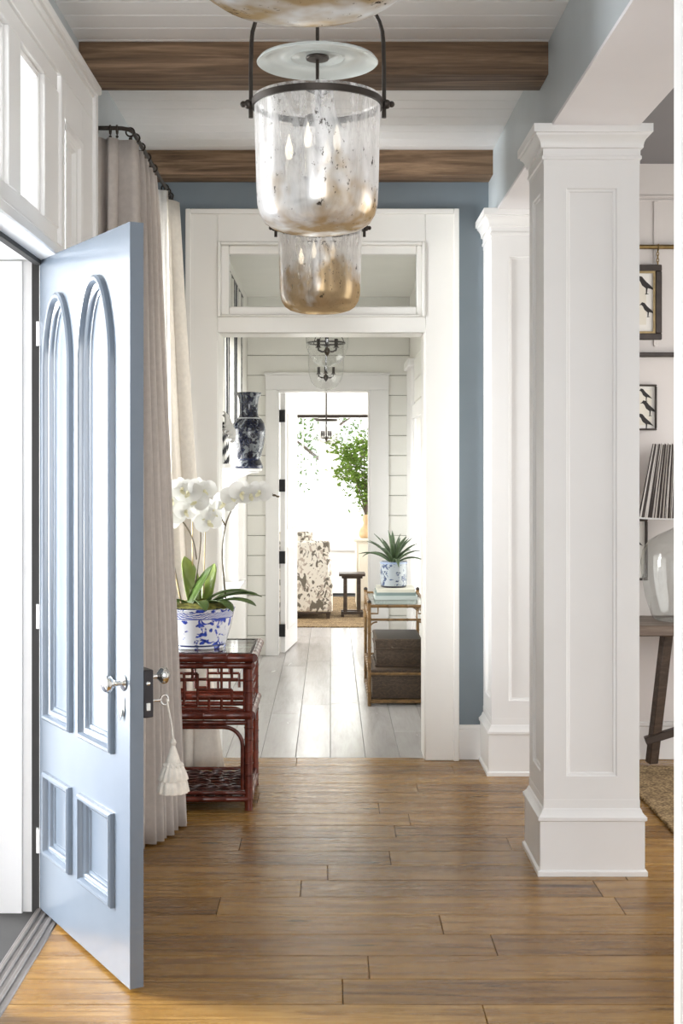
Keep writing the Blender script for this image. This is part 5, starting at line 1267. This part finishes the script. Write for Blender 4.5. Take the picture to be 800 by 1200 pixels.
# ================================================================== DINING ROOM
pr_ = MB().tube([(1.28, YB - 0.03, 2.912), (3.4, YB - 0.03, 2.912)], 0.013, 10).build('picture_rail', M['brass'], None); tag(pr_, 'thin brass picture rail high on the dining room wall', 'rail')
for x in (1.45, 2.3, 3.2): MB().tube([(x, YB, 2.912), (x, YB - 0.03, 2.912)], 0.009, 8).build('bracket', M['brass'], pr_)
lg = MB().box(1.28, 3.4, YB - 0.05, YB, 2.288, 2.312).build('wall_ledge', M['frame'], None, bevel=0.003); tag(lg, 'narrow dark wooden ledge below the large framed print', 'ledge')
def bird(mb, cx, cz, s, y):
    body = [(-0.5, 0.35), (-0.38, 0.5), (-0.2, 0.45), (0.0, 0.2), (0.28, -0.05), (0.55, -0.35), (0.3, -0.25), (0.12, -0.2), (0.08, -0.5), (0.2, -0.55), (-0.05, -0.56), (0.02, -0.5), (0.02, -0.22), (-0.2, -0.05), (-0.32, 0.2), (-0.42, 0.3), (-0.62, 0.28)]
    mb.prism(body, lambda p, q, t_: (cx + p * s, t_, cz + q * s), y, y - 0.0006)
def picture(x0, x1, z0, z1, fw, label, matw, birds, gilt):
    r = empty('framed_print', ((x0 + x1) / 2, YB - 0.02, z0), label, 'picture', 'bird prints on the dining room wall')
    yb, yf_ = YB - 0.004, YB - 0.032
    mb = MB()
    for q in ((x0, x1, z0, z0 + fw), (x0, x1, z1 - fw, z1), (x0, x0 + fw, z0 + fw, z1 - fw), (x1 - fw, x1, z0 + fw, z1 - fw)): mb.box(q[0], q[1], yf_, yb, q[2], q[3])
    mb.build('frame', M['frame'], r, bevel=0.004)
    i0, i1, j0, j1 = x0 + fw, x1 - fw, z0 + fw, z1 - fw
    if gilt:
        mb = MB()
        for q in ((i0, i1, j0, j0 + 0.012), (i0, i1, j1 - 0.012, j1), (i0, i0 + 0.012, j0 + 0.012, j1 - 0.012), (i1 - 0.012, i1, j0 + 0.012, j1 - 0.012)): mb.box(q[0], q[1], yf_ + 0.008, yb, q[2], q[3])
        mb.build('gilt_slip', M['gilt'], r)
    MB().box(i0, i1, YB - 0.014, YB - 0.008, j0, j1).build('mount', M['mount'], r)
    pr2 = MB().box(i0 + matw, i1 - matw, YB - 0.0152, YB - 0.0142, j0 + matw, j1 - matw).build('print', M['paper'], r)
    mb = MB()
    for cx, cz, s in birds: bird(mb, cx, cz, s, YB - 0.0154)
    mb.build('drawn_birds', M['ink'], pr2)
    return r
p1 = picture(1.40, 1.880, 2.386, 2.812, 0.036, 'large bird print in a thick dark frame hung from the brass rail', 0.05, [(1.79, 2.70, 0.10), (1.66, 2.62, 0.14), (1.80, 2.56, 0.08), (1.54, 2.66, 0.13)], True)
for zc in (2.820, 2.838, 2.856, 2.874, 2.892):
    k = int(round((zc - 2.82) / 0.018)); pts = [(1.858 + (0.006 * math.cos(g) if k % 2 else 0), YB - 0.022 + (0 if k % 2 else 0.006 * math.cos(g)), zc + 0.012 * math.sin(g)) for g in [2 * PI * i / 10 for i in range(10)]]
    MB().tube(pts, 0.0028, 5, closed=True).build('chain_link', M['brass'], p1)
MB().tube([(1.858, YB - 0.04, 2.912 + 0.014), (1.858, YB - 0.047, 2.905), (1.858, YB - 0.03, 2.893)], 0.004, 6).build('hook', M['brass'], p1)
picture(1.52, 1.852, 1.872, 2.132, 0.010, 'small thin-framed print of black birds above the lamp', 0.02, [(1.79, 2.075, 0.07), (1.81, 2.00, 0.085), (1.79, 1.925, 0.085), (1.68, 2.05, 0.09), (1.66, 1.94, 0.08)], False)
picture(1.50, 1.800, 1.02, 1.37, 0.014, 'thin-framed print half hidden behind the glass lamp', 0.03, [(1.72, 1.25, 0.10), (1.70, 1.12, 0.10)], False)
# trestle table
tt = empty('trestle_table', (2.5, 7.3, 0), 'weathered trestle table against the dining room wall under the lamp', 'table')
MB().box(1.42, 3.3, 7.06, 7.54, 0.765, 0.822).build('top', M['topwood'], tt, bevel=0.005)
def beam_between(p0, p1, a_, b_):
    p0, p1 = Vector(p0), Vector(p1); d = (p1 - p0); L = d.length; q = d.to_track_quat('Z', 'Y').to_matrix().to_4x4()
    return MB().box(-a_, a_, -b_, b_, 0, L).xform(Matrix.Translation(p0) @ q)
for x in (1.80, 2.95):
    beam_between((x - 0.015, 7.40, 0.021), (x + 0.035, 7.26, 0.77), 0.028, 0.024).build('leg', M['darkwood'], tt, bevel=0.003)
    beam_between((x + 0.035, 7.10, 0.0135), (x + 0.035, 7.24, 0.77), 0.026, 0.022).build('leg', M['darkwood'], tt, bevel=0.003) if x > 2 else None
beam_between((1.74, 7.36, 0.15), (2.30, 7.30, 0.34), 0.03, 0.02).build('brace', M['darkwood'], tt, bevel=0.003)
beam_between((2.30, 7.30, 0.34), (2.92, 7.34, 0.17), 0.03, 0.02).build('brace', M['darkwood'], tt, bevel=0.003)
# demijohn lamp with pleated shade
lm = empty('demijohn_lamp', (1.925, 7.29, 0.822), 'glass demijohn table lamp with a pleated black and white striped shade', 'lamp')
MB().lathe([(0, 0.008), (0.09, 0.004), (0.135, 0.002), (0.155, 0.012), (0.168, 0.04), (0.198, 0.13), (0.218, 0.25), (0.222, 0.33), (0.212, 0.385), (0.18, 0.435), (0.13, 0.47), (0.075, 0.495), (0.045, 0.51), (0.036, 0.53), (0.034, 0.56)], n=44).build('glass_base', M['lamp_glass'], lm, local=True, angle=60)
MB().lathe([(0.0, 0.55), (0.038, 0.55), (0.040, 0.585), (0.016, 0.59), (0.012, 0.62), (0.012, 0.70), (0, 0.70)], n=18).build('neck_fitting', M['brass'], lm, local=True)
np_ = 46; rows = []; stv = []
for j in range(9):
    f = j / 8; z = 0.562 + 0.402 * f; r_ = 0.232 + (0.150 - 0.232) * f; row = []
    for k in range(np_ * 4):
        g = 2 * PI * k / (np_ * 4); tri = abs(((k % 4) / 4) * 2 - 1) * 2 - 1; rr_ = r_ * (1 + 0.045 * tri)
        row.append((rr_ * math.cos(g), rr_ * math.sin(g), z + 0.006 * tri)); stv.append(k * 0.62 + 0.05 * j)
    rows.append(row)
so = MB().grid(rows, closed=True).build('pleated_shade', M['shade'], lm, local=True, fix=False, angle=20); set_stripe(so, stv)
MB().lathe([(0.228, 0.558), (0.243, 0.560), (0.243, 0.568), (0.228, 0.568)], n=64, wav=lambda g, z: 1 + 0.02 * math.sin(46 * g)).build('shade_trim', M['sheer'], so, local=True)
MB().ball((0, 0, 0.76), 0.03, 12, 1.2).build('bulb', M['bulb'], lm, local=True)
jr = MB().box(1.562, 3.5, 4.3, 7.36, 0.0, 0.013).build('jute_rug', M['jute'], None, bevel=0.004); tag(jr, 'chunky knotted jute rug on the dining room floor', 'rug')
mb = MB(); rr = random.Random(8)
for i in range(300):
    y = 4.3 + i * 3.06 / 300; mb.ball((1.562 + rr.uniform(-0.006, 0.004), y, 0.008), 0.0085, 6, 0.9)
e = mb.build('knotted_edge', M['jute'], jr); e['kind'] = 'stuff'

# ================================================================== TREES OUTSIDE THE FAR WINDOWS
def tree(x, y, h, rad, seed, label):
    r = empty('garden_tree', (x, y, -0.15), label, 'tree', 'trees outside the far windows')
    q = random.Random(seed)
    tk = MB().tube([(0, 0, 0), (0.05, 0.02, h * 0.3), (-0.04, 0.05, h * 0.6), (0.02, 0, h * 0.85)], [0.16, 0.12, 0.08, 0.03], 8)
    for i in range(8):
        a2 = i * 2.4; z0 = h * (0.3 + 0.06 * i); L = rad * q.uniform(0.6, 0.95)
        tk.tube([(0, 0, z0), (L * 0.5 * math.cos(a2), L * 0.5 * math.sin(a2), z0 + L * 0.3), (L * math.cos(a2), L * math.sin(a2), z0 + L * 0.5)], [0.05, 0.03, 0.01], 5)
    tk.build('trunk', M['bark'], r, local=True)
    lf = MB()
    for i in range(2600):
        u = q.gauss(0, 1), q.gauss(0, 1), q.gauss(0, 1); v = Vector(u).normalized() * (q.random() ** 0.45)
        cl_ = Vector((v.x * rad, v.y * rad, h * 0.62 + v.z * h * 0.40))
        if noise.noise(cl_ * 1.1 + Vector((seed, 0, 0))) < -0.12: continue
        d = Vector((q.gauss(0, 1), q.gauss(0, 1), q.gauss(0, 1))).normalized(); s = d.orthogonal().normalized(); L = q.uniform(0.09, 0.16)
        lf.add([cl_, cl_ + d * L * 0.5 + s * L * 0.25, cl_ + d * L, cl_ + d * L * 0.5 - s * L * 0.25], [(0, 1, 2, 3)])
    lf.build('foliage', M['treeleaf'], r, local=True, fix=False)['kind'] = 'stuff'
tree(-2.2, 27.0, 4.6, 1.9, 1, 'pale green tree outside the far window above the armchair')
tree(-0.1, 31.0, 5.2, 2.0, 2, 'pale green tree outside between the two far windows')
tree(2.6, 26.0, 4.4, 1.7, 3, 'pale green tree outside behind the leafy branches')
